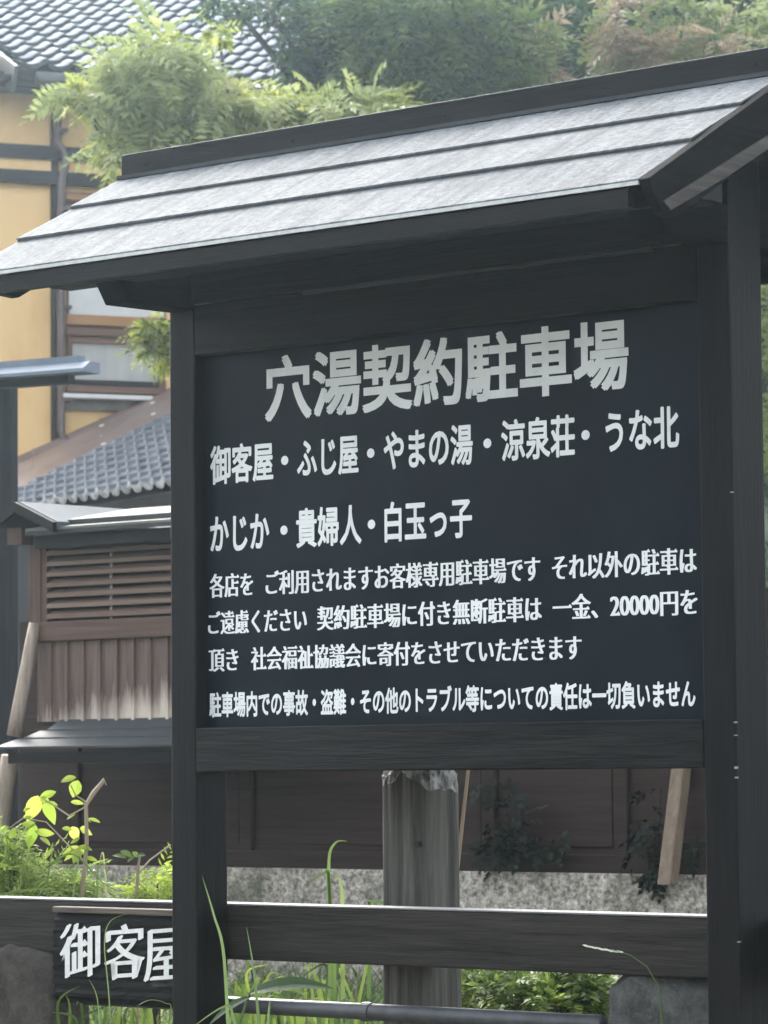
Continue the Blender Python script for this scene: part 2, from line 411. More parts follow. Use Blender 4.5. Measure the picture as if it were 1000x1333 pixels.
# ================================================================ SETTING
def ground_h(x, y):
    t = np.clip((y - 9.6) / 3.4, 0, 1); t = t * t * (3 - 2 * t)
    return 0.45 * t
gx = np.concatenate([[-220, -100, -40], np.linspace(-15, 15, 61), [40, 100, 220]])
gy = np.concatenate([[-150, -60, -10], np.linspace(2, 22, 61), [40, 80, 140, 240]])
GX, GY = np.meshgrid(gx, gy)
GZ = ground_h(GX, GY)
nx, ny = len(gx), len(gy)
idx = np.arange(nx * ny).reshape(ny, nx)
Fg = np.stack([idx[:-1, :-1], idx[:-1, 1:], idx[1:, 1:], idx[1:, :-1]], -1).reshape(-1, 4)
g = big_mesh('ground', np.stack([GX, GY, GZ], -1).reshape(-1, 3), Fg, SOIL, smooth=True)
tag(g, kind='structure')

# ================================================================ NOTICE BOARD
S = Frame(585, 700, 9.0, -R(40.696))
sign = thing('notice_board', 'large black notice board with white lettering under its own small gabled roof', 'notice board', S.O, S.a)
PL, PR, PW, PD = -0.992, 0.880, 0.095, 0.122
for u0, u1 in ((PL, PL + PW), (PR - PW, PR)):
    p = MB().box(u0, u1, -PD if u0 < 0 else -0.137, 0.0, -0.1, 2.96).build('post', W_DZ, sign, 0.005)
# bare chips along the arris of the near post
for py, sz in ((940, .006), (957, .004), (999, .009), (1012, .006), (1226, .004), (640, .004)):
    z = S.uz(959, py, 0)[1]; sz *= .4
    MB().box(PR - .004 - sz * .4, PR + .001, -.006, .0015, z - sz, z + sz * .6).build('bare_chip', CHIP, bpy.data.objects['post.001'])
PV = -0.043
iL, iR = PL + PW, PR - PW
panel = MB().box(iL, iR, PV - 0.02, PV, 1.602, 2.6165).build('panel', PANEL, sign)
MB().box(iL, iR, -0.1, 0.001, 1.4835, 1.602).build('bottom_beam', W_BEAM, sign, 0.004)
MB().box(iL, iR, -0.1, -0.001, 2.6165, 2.754).build('header_board', W_DX, sign, 0.003)
MB().box(iL, iR, -0.11, 0.012, 2.7545, 2.93).build('top_beam', W_DX, sign, 0.004)
MB().box(-0.487, 0.66, 0.0, 0.0135, 2.745, 2.754).build('lit_edge_strip', W_LIT_EDGE, sign)  # pale strip painting the light caught along the beam's edge
# roof: plane z = 3.133 - .55 v in front, mirrored behind the ridge
ZR, K, VR = 3.133, 0.55, -0.06
UL, UR = -1.192, 1.052
def roof_z(v): return ZR - K * v if v >= VR else ZR - K * (2 * VR - v)
for side in (1, -1):
    mv = (lambda v: v) if side > 0 else (lambda v: 2 * VR - v)
    edges = [(-0.055, 0.183), (0.165, 0.385), (0.367, 0.592)]
    for i, (a, b) in enumerate(edges):
        m = MB()
        lift0, lift1 = -0.004, 0.007
        za, zb = ZR - K * a + lift0, ZR - K * b + lift1 - 0.007 * (i == 2)
        m.prism_u([(mv(a), za), (mv(b), zb), (mv(b), zb - 0.004), (mv(a), za - 0.006)], UL, UR, 0)
        m.prism_u([(mv(a), za - 0.0065), (mv(b) - side * .001, zb - 0.0045), (mv(b) - side * .001, zb - 0.0105), (mv(a), za - 0.012)], UL + .003, UR - .003, 1)  # dark strip standing in for the shade line under each course
        m.build('roof_board', [ROOF, DARK_AND_SHADE], sign)
    MB().prism_u([(mv(-0.05), ZR - K * -0.05 - .020), (mv(0.585), ZR - K * .585 - .020), (mv(0.585), ZR - K * .585 - .04), (mv(-0.05), ZR - K * -0.05 - .04)], UL + .035, UR - .035).build('soffit', W_DX, sign)
    eb = MB().prism_u([(mv(.560), ZR - K * .560 - .0405), (mv(.588), ZR - K * .588 - .022), (mv(.588), ZR - K * .588 - .062), (mv(.560), ZR - K * .588 - .062)], UL + .034, UR - .034).build('eave_board', W_DX, sign)
    if side > 0:
        MB().box(UL, UR, .5865, .594, ZR - K * .592 - .013, ZR - K * .592 - .0042).build('drip_edge', EAVE_LIP, eb)
    # purlin
    MB().box(UL + .035, UR - .035, *sorted((mv(.215), mv(.30))), 2.797, 2.90).build('purlin', W_DX, sign, 0.004)
    # barge boards
    def zl(v, d): return ZR - K * v - d
    for u0, u1, left in ((UL, UL + .032, True), (UR + .0005, UR + .032, False)):
        if left: poly = [(-0.06, zl(-.06, .018)), (.575, zl(.575, .018)), (.555, zl(.555, .055)), (.405, zl(.405, .148)), (-0.06, zl(-.06, .148))]
        else: poly = [(-0.06, zl(-.06, -.001)), (.594, zl(.594, .001)), (.575, zl(.575, .045)), (.54, zl(.54, .10)), (.50, zl(.50, .135)), (-0.06, zl(-.06, .135))]
        b = MB().prism_u([(mv(v), z) for v, z in poly], u0, u1).build('barge_board', W_DY, sign, 0.002)
        if not left and side > 0:
            s_ = MB().prism_u([(-.06, zl(-.06, .112)), (.548, zl(.548, .074)), (.522, zl(.522, .106)), (.30, zl(.30, .125)), (-.06, zl(-.06, .138))], u1 + .0005, u1 + .007).build('worn_strip', W_WORN, b)
            s_['label'] = 'weathered grey grain along the lower edge of the near barge board'
# bracket arms carried through the posts
for u0, u1 in ((PL + .002, PL + PW - .002), (PR - PW + .002, PR - .002)):
    MB().prism_u([(-.12 - .25, 2.75), (-.12 - .285, 2.795), (-.12 - .285, 2.84), (.30, 2.84), (.285, 2.795), (.2485, 2.740), (0, 2.742)], u0, u1).build('bracket_arm', W_DY, sign, 0.003)
# boards closing the gable ends
for u0 in (PL + .03, PR - .05):
    MB().prism_u([(-.34, 2.842), (.22, 2.842), (.22, ZR - K * .22 - .045), (VR, ZR - K * VR - .045), (-.34, ZR - K * .22 - .045)], u0, u0 + .02).build('gable_board', W_DY, sign)
# ridge cap
rc = MB().box(UL - .002, UR + .004, VR - .042, VR + .042, 3.1445, 3.2065).build('ridge_cap', W_DX, sign, 0.003)
MB().box(UL, UR, VR - .06, VR + .062, 3.134, 3.1443).build('ridge_flashing', METAL_SK, rc)
for u in (-1.1, -.55, -.02, .5, .95):
    MB().tube([(u, -(VR + .041), 3.17), (u, -(VR + .0445), 3.17)], .006, 8).build('nail', W_DX, rc)

# ---- lettering
def glyph_mesh(body, offset=0.0):
    c = bpy.data.curves.new('glyphs', 'FONT'); c.body = body; c.offset = offset; c.resolution_u = 4
    o = bpy.data.objects.new('glyphs', c); COL.objects.link(o)
    dg = bpy.context.evaluated_depsgraph_get()
    me = bpy.data.meshes.new_from_object(o.evaluated_get(dg))
    bpy.data.objects.remove(o)
    V = np.array([v.co[:] for v in me.vertices]); Fs = [tuple(p.vertices) for p in me.polygons]
    bpy.data.meshes.remove(me); bpy.data.curves.remove(c)
    return V, Fs
_rv, _ = glyph_mesh('国')
KB, KT = _rv[:, 1].min(), _rv[:, 1].max(); KE = KT - KB

def serif_tris(V, Fs, e):
    """triangular heads at the right ends of horizontal strokes (Mincho style)"""
    cnt = {}
    for f in Fs:
        for i in range(len(f)):
            a, b = f[i], f[(i + 1) % len(f)]
            k = (min(a, b), max(a, b)); cnt[k] = cnt.get(k, 0) + 1
    # weld by position
    adj = {}
    for (a, b), n in cnt.items():
        if n == 1:
            adj.setdefault(a, []).append(b); adj.setdefault(b, []).append(a)
    out = []
    for (a, b), n in cnt.items():
        if n != 1: continue
        pa, pb = V[a], V[b]
        if abs(pa[0] - pb[0]) > 0.008 * e: continue
        L = abs(pa[1] - pb[1])
        if not 0.03 * e < L < 0.11 * e: continue
        ok = True
        for p, q in ((a, b), (b, a)):
            nb_ = [x for x in adj[p] if x != q]
            if not nb_: ok = False; break
            d = V[nb_[0]] - V[p]
            if d[0] > -0.13 * e or abs(d[1]) > 0.02 * e: ok = False; break
        if not ok: continue
        x = pa[0]; y1 = max(pa[1], pb[1]); y0 = min(pa[1], pb[1])
        out.append([(x - .15 * e, y1 - .004), (x + .012 * e, y0), (x + .012 * e, y1 + .01 * e), (x - .055 * e, y1 + .075 * e)])
    return out

def pen(style):
    if style == 'gothic':
        r = .021; return [(a * r, b * r) for a in (-1, 1) for b in (-1, 1)] + [(0, 0)], 0.004
    if style == 'round':
        r = .026; return [(r * math.cos(w), r * math.sin(w)) for w in np.arange(0, 6.28, math.pi / 5)], 0.0
    if style == 'heavy':
        r = .030; return [(r * math.cos(w), r * math.sin(w)) for w in np.arange(0, 6.28, math.pi / 4)], 0.0
    if style == 'mincho':
        return [(x, 0) for x in (-.045, -.022, 0, .022, .045)], -0.001
    if style == 'brush':
        return [(t * .038, t * .013) for t in (-1, -.6, -.2, .2, .6, 1)], -0.012

def set_text(mb, body, u0, u1, z0, z1, v, style, shear=0.0):
    shifts, off = pen(style)
    V, Fs = glyph_mesh(body, off)
    e = KE
    tris = serif_tris(V, Fs, e) if style in ('mincho', 'brush') else []
    xa, xb = V[:, 0].min() - max(abs(s[0]) for s in shifts), V[:, 0].max() + max(abs(s[0]) for s in shifts)
    pad = max(abs(s[1]) for s in shifts)
    ka, kb = KB - pad, KT + pad
    def mp(x, y): return (u0 + (x + shear * (y - ka) - xa) / (xb - xa) * (u1 - u0), z0 + (y - ka) / (kb - ka) * (z1 - z0))
    for k, (dx, dy) in enumerate(shifts):
        vv = v + 0.0010 + 0.00006 * k
        P = [mp(p[0] + dx, p[1] + dy) for p in V]
        mb.add([(u, -vv, z) for u, z in P], Fs)
    for q in tris:
        P = [mp(*p) for p in q]
        mb.add([(u, -(v + .0008), z) for u, z in P], [(0, 1, 2, 3)])

def row(y_left_top, y_left_bot, xl, y_right_top, y_right_bot, xr):
    a, b = S.uz(xl, y_left_top, PV)[1], S.uz(xr, y_right_top, PV)[1]
    c, d = S.uz(xl, y_left_bot, PV)[1], S.uz(xr, y_right_bot, PV)[1]
    return (c + d) / 2, (a + b) / 2
ROWS = [
    ('gothic', (466, 546, 375, 421, 509, 785), [('穴湯契約駐車場', 345, 819)]),
    ('round', (582, 632, 288, 531, 583, 865), [('御客屋', 274, 356), ('ふじ屋', 387, 467), ('やまの湯', 500, 616), ('涼泉荘', 653, 749), ('うな北', 789, 885)]),
    ('round', (665, 715, 400, 648, 698, 600), [('かじか', 274, 351), ('貴婦人', 386, 471), ('白玉っ子', 501, 615)]),
    ('mincho', (748, 778, 285, 716, 748, 870), [('各店を', 273, 330), ('ご利用されますお客様専用駐車場です', 346, 704), ('それ以外の駐車は', 719, 908)]),
    ('mincho', (796, 826, 300, 770, 801, 870), [('ご遠慮ください', 271, 400), ('契約駐車場に付き無断駐車は', 413, 706), ('一金、20000円を', 720, 909)]),
    ('mincho', (845, 874, 285, 831, 861, 700), [('頂き', 272, 311), ('社会福祉協議会に寄付をさせていただきます', 327, 758)]),
    ('heavy', (902, 935, 290, 889, 922, 800), [('駐車場内での事故・盗難・その他のトラブル等についての責任は一切負いません', 273, 906)]),
]
DOTS = {1: [371, 483, 635, 763], 2: [370, 484]}
for i, (style, rr, segs) in enumerate(ROWS):
    z0, z1 = row(*rr)
    ymid = (rr[0] + rr[4]) / 2
    dots = DOTS.get(i, [])
    for k, (body, xa, xb) in enumerate(segs):
        mb = MB()
        set_text(mb, body, S.uz(xa, ymid, PV)[0], S.uz(xb, ymid, PV)[0], z0, z1, PV, style)
        mb.build('lettering', WHITE if i == 0 else WHITE_B, panel, fix=False)
    for x in dots:
        mb = MB()
        u = S.uz(x, ymid, PV)[0]; zc = (z0 + z1) / 2; r = .0125
        mb.add([(u + r * 1.05 * math.cos(w), -(PV + .0012), zc + r * math.sin(w)) for w in np.arange(16) * math.pi / 8], [tuple(range(16))])
        mb.build('middle_dot', WHITE_B, panel, fix=False)

# ================================================================ FENCE BEHIND THE BOARD
BV = -0.139
zt0 = S.uz(295, 1178, BV)[1]; zb0 = S.uz(920, 1273, BV)[1]; zt1 = S.uz(920, 1190, BV)[1]
zt = (zt0 + zt1) / 2
uA = S.uz(-160, 1178, BV)[0]
fb = thing('fence_beam', 'long weathered squared timber rail running behind the notice board posts', 'fence rail', S.w(uA, BV, 0), S.a)
fr = S.l(np.array(fb.location))
def fbx(m, u0, u1, v0, v1, z0, z1, mi=0): return m.box(u0 - uA, u1 - uA, v0 - BV, v1 - BV, z0, z1, mi)
fbx(MB(), uA, 1.25, BV - .09, BV, zb0 - .002, zt - .006).build('rail', W_RAIL, fb, 0.005)
fbx(MB(), uA, 1.25, BV - .092, BV + .0015, zt - .0055, zt).build('lit_top', W_RAILTOP, fb, 0.002)  # thin cap that carries the painted light of the top face

# name plank fixed in front of the rail, left of the board
QV = BV + .045
qa, qz1 = S.uz(70, 1180, QV); _, qz0 = S.uz(150, 1309, QV)
qb = PL - .004
plank = thing('name_plank', 'charred rough plank with white brush characters on the rail left of the notice board', 'name board', S.w(qa, QV, 0), S.a)
m = MB()
n = 26
prof = []
rngp = np.random.default_rng(3)
for k in range(n + 1):
    t = k / n
    z = qz0 + (qz1 - .018 - qz0) * t
    edge = min(t, 1 - t)
    prof.append((-(0.0 - 0.02 * max(0, .12 - edge) / .12) * 0 - (0.012 * max(0, .1 - edge) / .1) + float(rngp.uniform(-.0022, .0022)), z))
xs = np.linspace(0, qb - qa, 24)
vs = []
for i, x in enumerate(xs):
    for (v, z) in prof:
        vs.append((x + (float(rngp.uniform(-.006, .006)) if i == 0 else 0), -(v + float(rngp.uniform(-.0012, .0012))), z))
fs = [(i * (n + 1) + j, (i + 1) * (n + 1) + j, (i + 1) * (n + 1) + j + 1, i * (n + 1) + j + 1) for i in range(len(xs) - 1) for j in range(n)]
m.add(vs, fs)
m.box(.004, qb - qa, -.044, -.016, qz0 + .004, qz1 - .02)
pb = m.build('board', W_PLANK, plank, fix=False)
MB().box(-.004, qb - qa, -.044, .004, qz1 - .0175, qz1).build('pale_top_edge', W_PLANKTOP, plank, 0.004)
mb = MB()
zc0 = S.uz(150, 1276, QV)[1]; zc1 = S.uz(150, 1206, QV)[1]
for body, xa, xb in (('御', 79, 132), ('客', 137, 190), ('屋', 188, 240)):
    ua, ub = S.uz(xa, 1240, QV)[0] - qa, S.uz(xb, 1240, QV)[0] - qa
    sub = MB(); set_text(sub, body, ua, ub, zc0, zc1, .003, 'brush', 0.0)
    lim = qb - qa - .001
    sub.v = [(min(x, lim), y, z + (x - ua) * 0.08 - .005) for x, y, z in sub.v]
    mb.add(sub.v, sub.f)
mb.build('brush_text', WHITE2, pb, fix=False)

# rough boulder-like posts
def rough_block(name, corner_lo, corner_hi, mat, seed, taper=0.12, amp=0.03, res=14):
    bm = bmesh.new()
    bmesh.ops.create_cube(bm, size=1.0)
    bmesh.ops.subdivide_edges(bm, edges=bm.edges, cuts=res, use_grid_fill=True)
    from mathutils import noise as mn
    lo, hi = Vector(corner_lo), Vector(corner_hi)
    c = (lo + hi) / 2; s = hi - lo
    for v in bm.verts:
        p = v.co.copy()
        # round the arrises
        q = Vector((p.x, p.y, p.z))
        l = max(abs(q.x), abs(q.y), abs(q.z))
        rr = q.normalized() * 0.62
        q = q.lerp(rr, 0.30)
        tp = 1 - taper * (q.z + .5)
        w = Vector((c.x + q.x * s.x * tp, c.y + q.y * s.y * tp, c.z + q.z * s.z))
        d = mn.fractal(w * 7 + Vector((seed, 0, 0)), 0.9, 2.1, 5) * amp
        w += q.normalized() * d
        v.co = w
    me = bpy.data.meshes.new(name); bm.to_mesh(me); bm.free()
    me.materials.append(mat)
    me.polygons.foreach_set('use_smooth', [True] * len(me.polygons))
    o = bpy.data.objects.new(name, me); COL.objects.link(o)
    return o
def place_block(name, pl, pr, ptop, v, depth, mat, seed, label, cat, group=None, **kw):
    ua, z = S.uz(pl, ptop, v); ub = S.uz(pr, ptop, v)[0]
    base = S.w((ua + ub) / 2, v - depth / 2, 0)
    h = (ub - ua) / 2
    o = rough_block(name, (-h, -depth / 2, -.1), (h, depth / 2, z), mat, seed, **kw)
    o.location = tuple(base); o.rotation_euler = (0, 0, S.a)
    return tag(o, label, cat, group)
place_block('stone_post', -60, 74, 1232, BV + .03, .16, ROCK_B, 1.7, 'rough brown stone block under the left end of the rail beside the charred plank', 'stone', taper=.06, amp=.02)
place_block('stone_post', 768, 935, 1262, BV + .0, .22, ROCK_G, 5.1, 'rough grey stone block under the rail next to the right notice board post', 'stone', taper=.10, amp=.03)

# silvered wooden post behind the rail
GV = -0.34
ga, gz = S.uz(487, 1004, GV); hw = .094
gz += .02
gp = thing('wooden_post', 'thick silver-grey cracked timber post with chipped top standing behind the rail', 'post', S.w(ga + hw + .004, GV - .08, 0), S.a)
from mathutils import noise as mnoise
NP = 56
def post_ring(i, z):
    w = 2 * math.pi * i / NP
    c, s_ = math.cos(w), math.sin(w)
    k = (abs(c) ** 3.4 + abs(s_) ** 3.4) ** (-1 / 3.4)          # rounded square
    x, y = c * k, s_ * k
    if y < -.6:                                                  # drying crack down the front, shallow side grooves
        y += .22 * math.exp(-((x - .04) / .035) ** 2) + .07 * math.exp(-((x + .58) / .05) ** 2) + .05 * math.exp(-((x - .62) / .06) ** 2)
    g = 1 + .10 * (1 - min(1, max(z, 0) / 1.4))
    n_ = mnoise.fractal(Vector((x * 2.2, y * 2.2, z * 1.6)), 1, 2, 4) * .035 + mnoise.noise(Vector((x * 9, y * 9, z * 1.2))) * .018
    return x * hw * g * (1 + n_), y * .082 * g * (1 + n_)
def post_edge(i):                                                # where the sound wood stops and the chipped top begins
    w = 2 * math.pi * i / NP
    return gz - .028 - .048 * abs(math.cos(w)) + .006 * math.sin(w * 5 + 2) + .004 * math.sin(w * 11)
ROWS_P = 40
V_ = []; F_ = []
for k in range(ROWS_P + 1):
    for i in range(NP):
        z = -.1 + (post_edge(i) + .1) * k / ROWS_P
        x, y = post_ring(i, z); V_.append((x, y, z))
F_ = [(k * NP + i, k * NP + (i + 1) % NP, (k + 1) * NP + (i + 1) % NP, (k + 1) * NP + i) for k in range(ROWS_P) for i in range(NP)]
MB().add(V_, F_).build('shaft', W_GREY, gp, smooth=True)
V_ = []; TR_ = 12
for k in range(TR_ + 1):
    t = k / TR_
    for i in range(NP):
        x, y = post_ring(i, gz - .1)
        ins = 1 - .05 * min(1, t * 8) - .55 * t ** 2.2
        z = post_edge(i) + (gz + .035 - post_edge(i)) * t ** .8
        q = mnoise.fractal(Vector((x * 26, y * 26, z * 22)), .8, 2, 5) * .010 * min(1, t * 6)
        V_.append((x * ins + q * math.cos(2 * math.pi * i / NP), y * ins + q * math.sin(2 * math.pi * i / NP), z + q * .8))
F_ = [(k * NP + i, k * NP + (i + 1) % NP, (k + 1) * NP + (i + 1) % NP, (k + 1) * NP + i) for k in range(TR_) for i in range(NP)] + [tuple(range(TR_ * NP, (TR_ + 1) * NP))]
MB().add(V_, F_).build('chipped_top', W_CUT, gp)
MB().tube([(hw * .62, -.080, gz - .215), (hw * .62, -.0895, gz - .215)], .008, 10).build('knot_hole', DARK_AND_SHADE, gp)

# metal pipe
pa = S.w(S.uz(285, 1309, BV + .02)[0], BV + .02, 0); 
za = S.uz(292, 1311, BV + .02)[1]; zb_ = S.uz(766, 1331, BV + .02)[1]
ua, ub = S.uz(100, 1309, BV + .02)[0], S.uz(775, 1331, BV + .02)[0]
pp = thing('metal_pipe', 'dull galvanised pipe running low between the stone blocks under the rail', 'pipe', S.w(ua, BV - .01, 0), S.a)
zm = (za + zb_) / 2
MB().tube([(0, 0, zm), ((ub - ua) * .5, 0, zm), (ub - ua, 0, zm)], .022, 20).build('tube', STEEL, pp, smooth=True, fix=True)
uc = S.uz(476, 1320, BV)[0] - ua
MB().tube([(uc - .014, 0, zm), (uc + .014, 0, zm)], .0255, 20).build('coupling', STEEL, pp, fix=True)

# ================================================================ BROWN SHED (parallel to the board, further back)
D = Frame(150, 1000, 16.5, -R(40.0))
shed = thing('timber_shed', 'dark brown timber outbuilding with louvred bay on a pebbled concrete base', 'shed', D.O, D.a)
uL_ = D.uz(-140, 1000)[0]; uR_ = D.uz(1130, 1000)[0]
zc = D.uz(450, 1131)[1]                       # top of the concrete
ztop = D.uz(150, 690)[1] - .02
base = MB().box(uL_, uR_, -.3, .06, 0.2, zc).build('concrete_base', CONC, shed, 0.006)
uW = D.uz(26, 1000)[0]
MB().box(uW, uR_, -3.0, 0, zc, zc + 1.15).build('wall', W_DKBR, shed)
m = MB()
zr = D.uz(400, 1108)[1]
m.box(uW, uR_, 0, .03, zc, zr)
for px in (100, 324, 640, 812):
    u = D.uz(px, 1060)[0]; m.box(u - .035, u + .035, 0, .026, zr, zc + .62)
m.box(uW, uR_, 0, .022, zc + .62, zc + .70)
m.build('panel_frame', W_BROWNX if False else W_DKBR, shed, 0.004)
m = MB()
for pa_, pb_ in ((100, 324), (324, 640), (640, 812)):
    a = D.uz(pa_, 1060)[0] + .05; b = D.uz(pb_, 1060)[0] - .05
    m.box(a, b, .001, .010, zr + .03, zc + .58)
m.build('door_panel', W_DKBR, shed, 0.006)
# louvred bay projecting
BVv = 0.42
bl, _ = D.uz(40, 760, BVv); br = D.uz(330, 760, BVv)[0]
zsk = D.uz(130, 938, BVv)[1]; zhood = D.uz(130, 693, BVv)[1]
zl0 = D.uz(140, 806, BVv)[1]; zl1 = D.uz(140, 706, BVv)[1]; zr0 = D.uz(140, 832, BVv)[1]
bay = MB().box(bl, br, 0.001, BVv - .05, zsk - .02, zhood)
bay.build('bay_wall', W_DKBR, shed)
cp = D.uz(55, 760, BVv)[0]
MB().box(bl, cp, BVv - .05, BVv + .012, zr0, zhood).build('corner_post', W_BROWN, shed, 0.004)
lo = MB()
lf = D.uz(62, 760, BVv)[0]
lo.box(cp, lf, BVv - .05, BVv + .006, zl0, zhood)
lo.box(lf, br, BVv - .05, BVv + .004, zl1 - .012, zhood)
lvf = lo.build('louvre_frame', W_BROWN, shed, 0.003)
for k in range(7):
    zt_ = D.uz(140, 800.5 - 13.9 * k, BVv)[1]
    MB().prism_u([(BVv + .008, zt_ - .006), (BVv + .008, zt_ + .012), (BVv - .045, zt_ + .036), (BVv - .045, zt_ + .020)], lf + .001, br).build('slat', W_SLAT, lvf)
cr = D.uz(142, 760, BVv)[0]
for k in range(7):
    z_ = D.uz(140, 800.5 - 13.9 * k + 7, BVv)[1]
    MB().box(cr - .006, cr + .004, BVv - .02, BVv - .012, z_ - .01, z_ + .016).build('louvre_clip', CHIP, lvf)
MB().box(cp - .002, br, BVv - .05, BVv + .02, zr0, zl0).build('louvre_sill', W_BROWNX, shed, 0.005)

def faded():
    m, nt, bs = new_mat('faded_boarding')
    v = coords(nt, (1, 1, .06))
    g = noise(nt, v, 40, 5, .65, .5)
    c = ramp(nt, g, [(.34, (.08, .049, .038)), (.66, (.15, .10, .08))])
    tc = nt.nodes.new('ShaderNodeTexCoord'); sx = nt.nodes.new('ShaderNodeSeparateXYZ'); nt.links.new(tc.outputs['Object'], sx.inputs[0])
    mr = nt.nodes.new('ShaderNodeMapRange'); mr.inputs[1].default_value = zsk; mr.inputs[2].default_value = zsk + .26; mr.inputs[3].default_value = .33; mr.inputs[4].default_value = -.3
    nt.links.new(sx.outputs['Z'], mr.inputs[0])
    mx = nt.nodes.new('ShaderNodeMapRange'); mx.inputs[1].default_value = bl; mx.inputs[2].default_value = bl + .72; mx.inputs[3].default_value = -.22; mx.inputs[4].default_value = .06
    nt.links.new(sx.outputs['X'], mx.inputs[0])
    ad = nt.nodes.new('ShaderNodeMath'); nt.links.new(mr.outputs[0], ad.inputs[0]); nt.links.new(mx.outputs[0], ad.inputs[1])
    ad2 = nt.nodes.new('ShaderNodeMath'); nt.links.new(ad.outputs[0], ad2.inputs[0]); nt.links.new(noise(nt, coords(nt, (1, 1, .12)), 22, 6, .7), ad2.inputs[1])
    w = ramp(nt, ad2.outputs[0], [(.50, (0, 0, 0)), (.86, (1, 1, 1))])
    c = mixc(nt, w, c, (.52, .44, .36))
    nt.links.new(c, bs.inputs['Base Color']); bs.inputs['Roughness'].default_value = .75
    bump(nt, bs, g, .3, .005)
    return m
FADED = faded()
bb = MB().box(bl + .03, br, BVv - .049, BVv - .012, zsk, zr0 - .001).build('boarding', FADED, shed)
u = cp + .04
while u < br:
    MB().box(u, u + .016, BVv - .012, BVv + .002, zsk, zr0 - .001).build('cover_strip', FADED, bb); u += D.uz(121.5, 880, BVv)[0] - D.uz(100, 880, BVv)[0]
# skirt roof
va, vb = BVv - .02, BVv + .30
z_hi = zsk; z_lo = D.uz(150, 972, vb)[1]
sl = D.uz(-6, 975, vb)[0]
m = MB(); vm1 = va + (vb - va) * .12; 
steps = [(va, z_hi + .012), (va + .09, z_hi - .35 * (z_hi - z_lo)), (va + .19, z_hi - .66 * (z_hi - z_lo)), (vb, z_lo)]
for i in range(3):
    (v0, z0), (v1, z1) = steps[i], steps[i + 1]
    m.prism_u([(v0, z0), (v1, z1 + .006), (v1, z1 - .004), (v0, z0 - .012)], sl + .10 * (2 - i) * .5, br)
m.build('skirt_roof', METAL_SK, shed)
MB().box(sl + .05, br, va, vb - .03, z_lo - .07, z_lo - .02).build('skirt_fascia', W_DX, shed)
# hood roof and the little gable return
vh = BVv + .16
hz = D.uz(130, 686, vh)[1]; hl = D.uz(33, 692, vh)[0]
m = MB(); hb = BVv - .1
hz2 = D.uz(150, 672, hb)[1]
m.prism_u([(vh, hz + .014), (vh, hz - .012), (hb, hz2 - .05), (hb, hz2 - .01)], hl, br, 1)
m.prism_u([(vh - .075, hz + .05), (vh - .075, hz + .036), (hb - .3, hz2 + .0), (hb - .3, hz2 + .06)], hl + .12, br, 0)
m.build('hood_roof', [METAL_PALE, METAL_CREAM], shed)
MB().box(hl + .03, br, BVv - .04, vh - .03, hz - .075, hz - .02).build('hood_fascia', W_DX, shed)
MB().box(hl + .10, br, vh - .0745, vh - .066, hz + .022, hz + .046).build('drip_strip', DARK_AND_SHADE, shed)
MB().box(hl + .01, br, vh + .0005, vh + .006, hz - .016, hz + .002).build('drip_strip', DARK_AND_SHADE, shed)
ap_u, ap_z = D.uz(28, 653, vh); 
lu, lz = D.uz(-4, 679, vh); ru, rz_ = D.uz(78, 676, vh)
m = MB()
for (x0, z0, x1, z1) in ((lu, lz, ap_u, ap_z), (ap_u, ap_z, ru, rz_ - .01)):
    m.prism_v([(x0, z0), (x1, z1), (x1, z1 - .03), (x0, z0 - .03)], vh + .02, vh - 1.8)
m.build('gable_roof', METAL_PALE, shed)
m = MB()
for (x0, z0, x1, z1) in ((lu, lz, ap_u, ap_z), (ap_u, ap_z, ru, rz_ - .01)):
    m.prism_v([(x0, z0 - .004), (x1, z1 - .004), (x1, z1 - .05), (x0, z0 - .05)], vh + .022, vh + .045)
m.build('gable_board', W_DX, shed)
MB().box(bl - .03, bl + .06, vh - .12, vh - .04, hz - .05, rz_ - .02).build('gable_wall', W_BROWN, shed)

# slanting props
def prop(p0, p1, r0, r1, mat, label, group=None, name='timber_prop'):
    b = Vector(p0)
    pts = [Vector(p0).lerp(Vector(p1), t) - b for t in (0, .25, .5, .75, 1)]
    rr = [r0 + (r1 - r0) * t for t in (0, .25, .5, .75, 1)]
    o = MB().tube(pts, rr, 12).build(name, mat, None, smooth=True)
    o.location = b
    return tag(o, label, 'prop', group)
p0 = D.w(*[*D.uz(-4, 1120, .55)][:1], .55, D.uz(-4, 1120, .55)[1]); 
def dw(px, py, v): u, z = D.uz(px, py, v); return D.w(u, v, z)
prop(dw(18, 958, BVv + .12), dw(46, 812, BVv + .02), .034, .030, W_BARK, 'pale peeled log leaning against the louvred bay above the skirt roof')
prop(dw(-12, 1150, .24), dw(14, 984, .24), .048, .044, W_BARK, 'thick peeled log slanting up under the skirt roof at far left')
# squared prop at right
q0, q1 = dw(869, 1152, .25), dw(889, 985, .02)
o = MB(); a, b = Vector(q0), Vector(q1)
ax_ = Vector(D.U); ay_ = Vector(-D.N)
hw_ = .031
o.add([tuple(Vector((sx * hw_, sy * hw_, 0)) ) for sx, sy in ((-1, -1), (1, -1), (1, 1), (-1, 1))] +
      [tuple(Vector(((b - a).dot(ax_) + sx * hw_, (b - a).dot(ay_) + sy * hw_, b.z - a.z))) for sx, sy in ((-1, -1), (1, -1), (1, 1), (-1, 1))],
      [(0, 1, 2, 3), (4, 5, 6, 7), (0, 1, 5, 4), (1, 2, 6, 5), (2, 3, 7, 6), (3, 0, 4, 7)])
po = o.build('timber_prop', W_PROP, None, .005); po.location = a; po.rotation_euler = (0, 0, D.a)
tag(po, 'pale squared timber leaning on the dark wall behind the board, near the right post', 'prop')

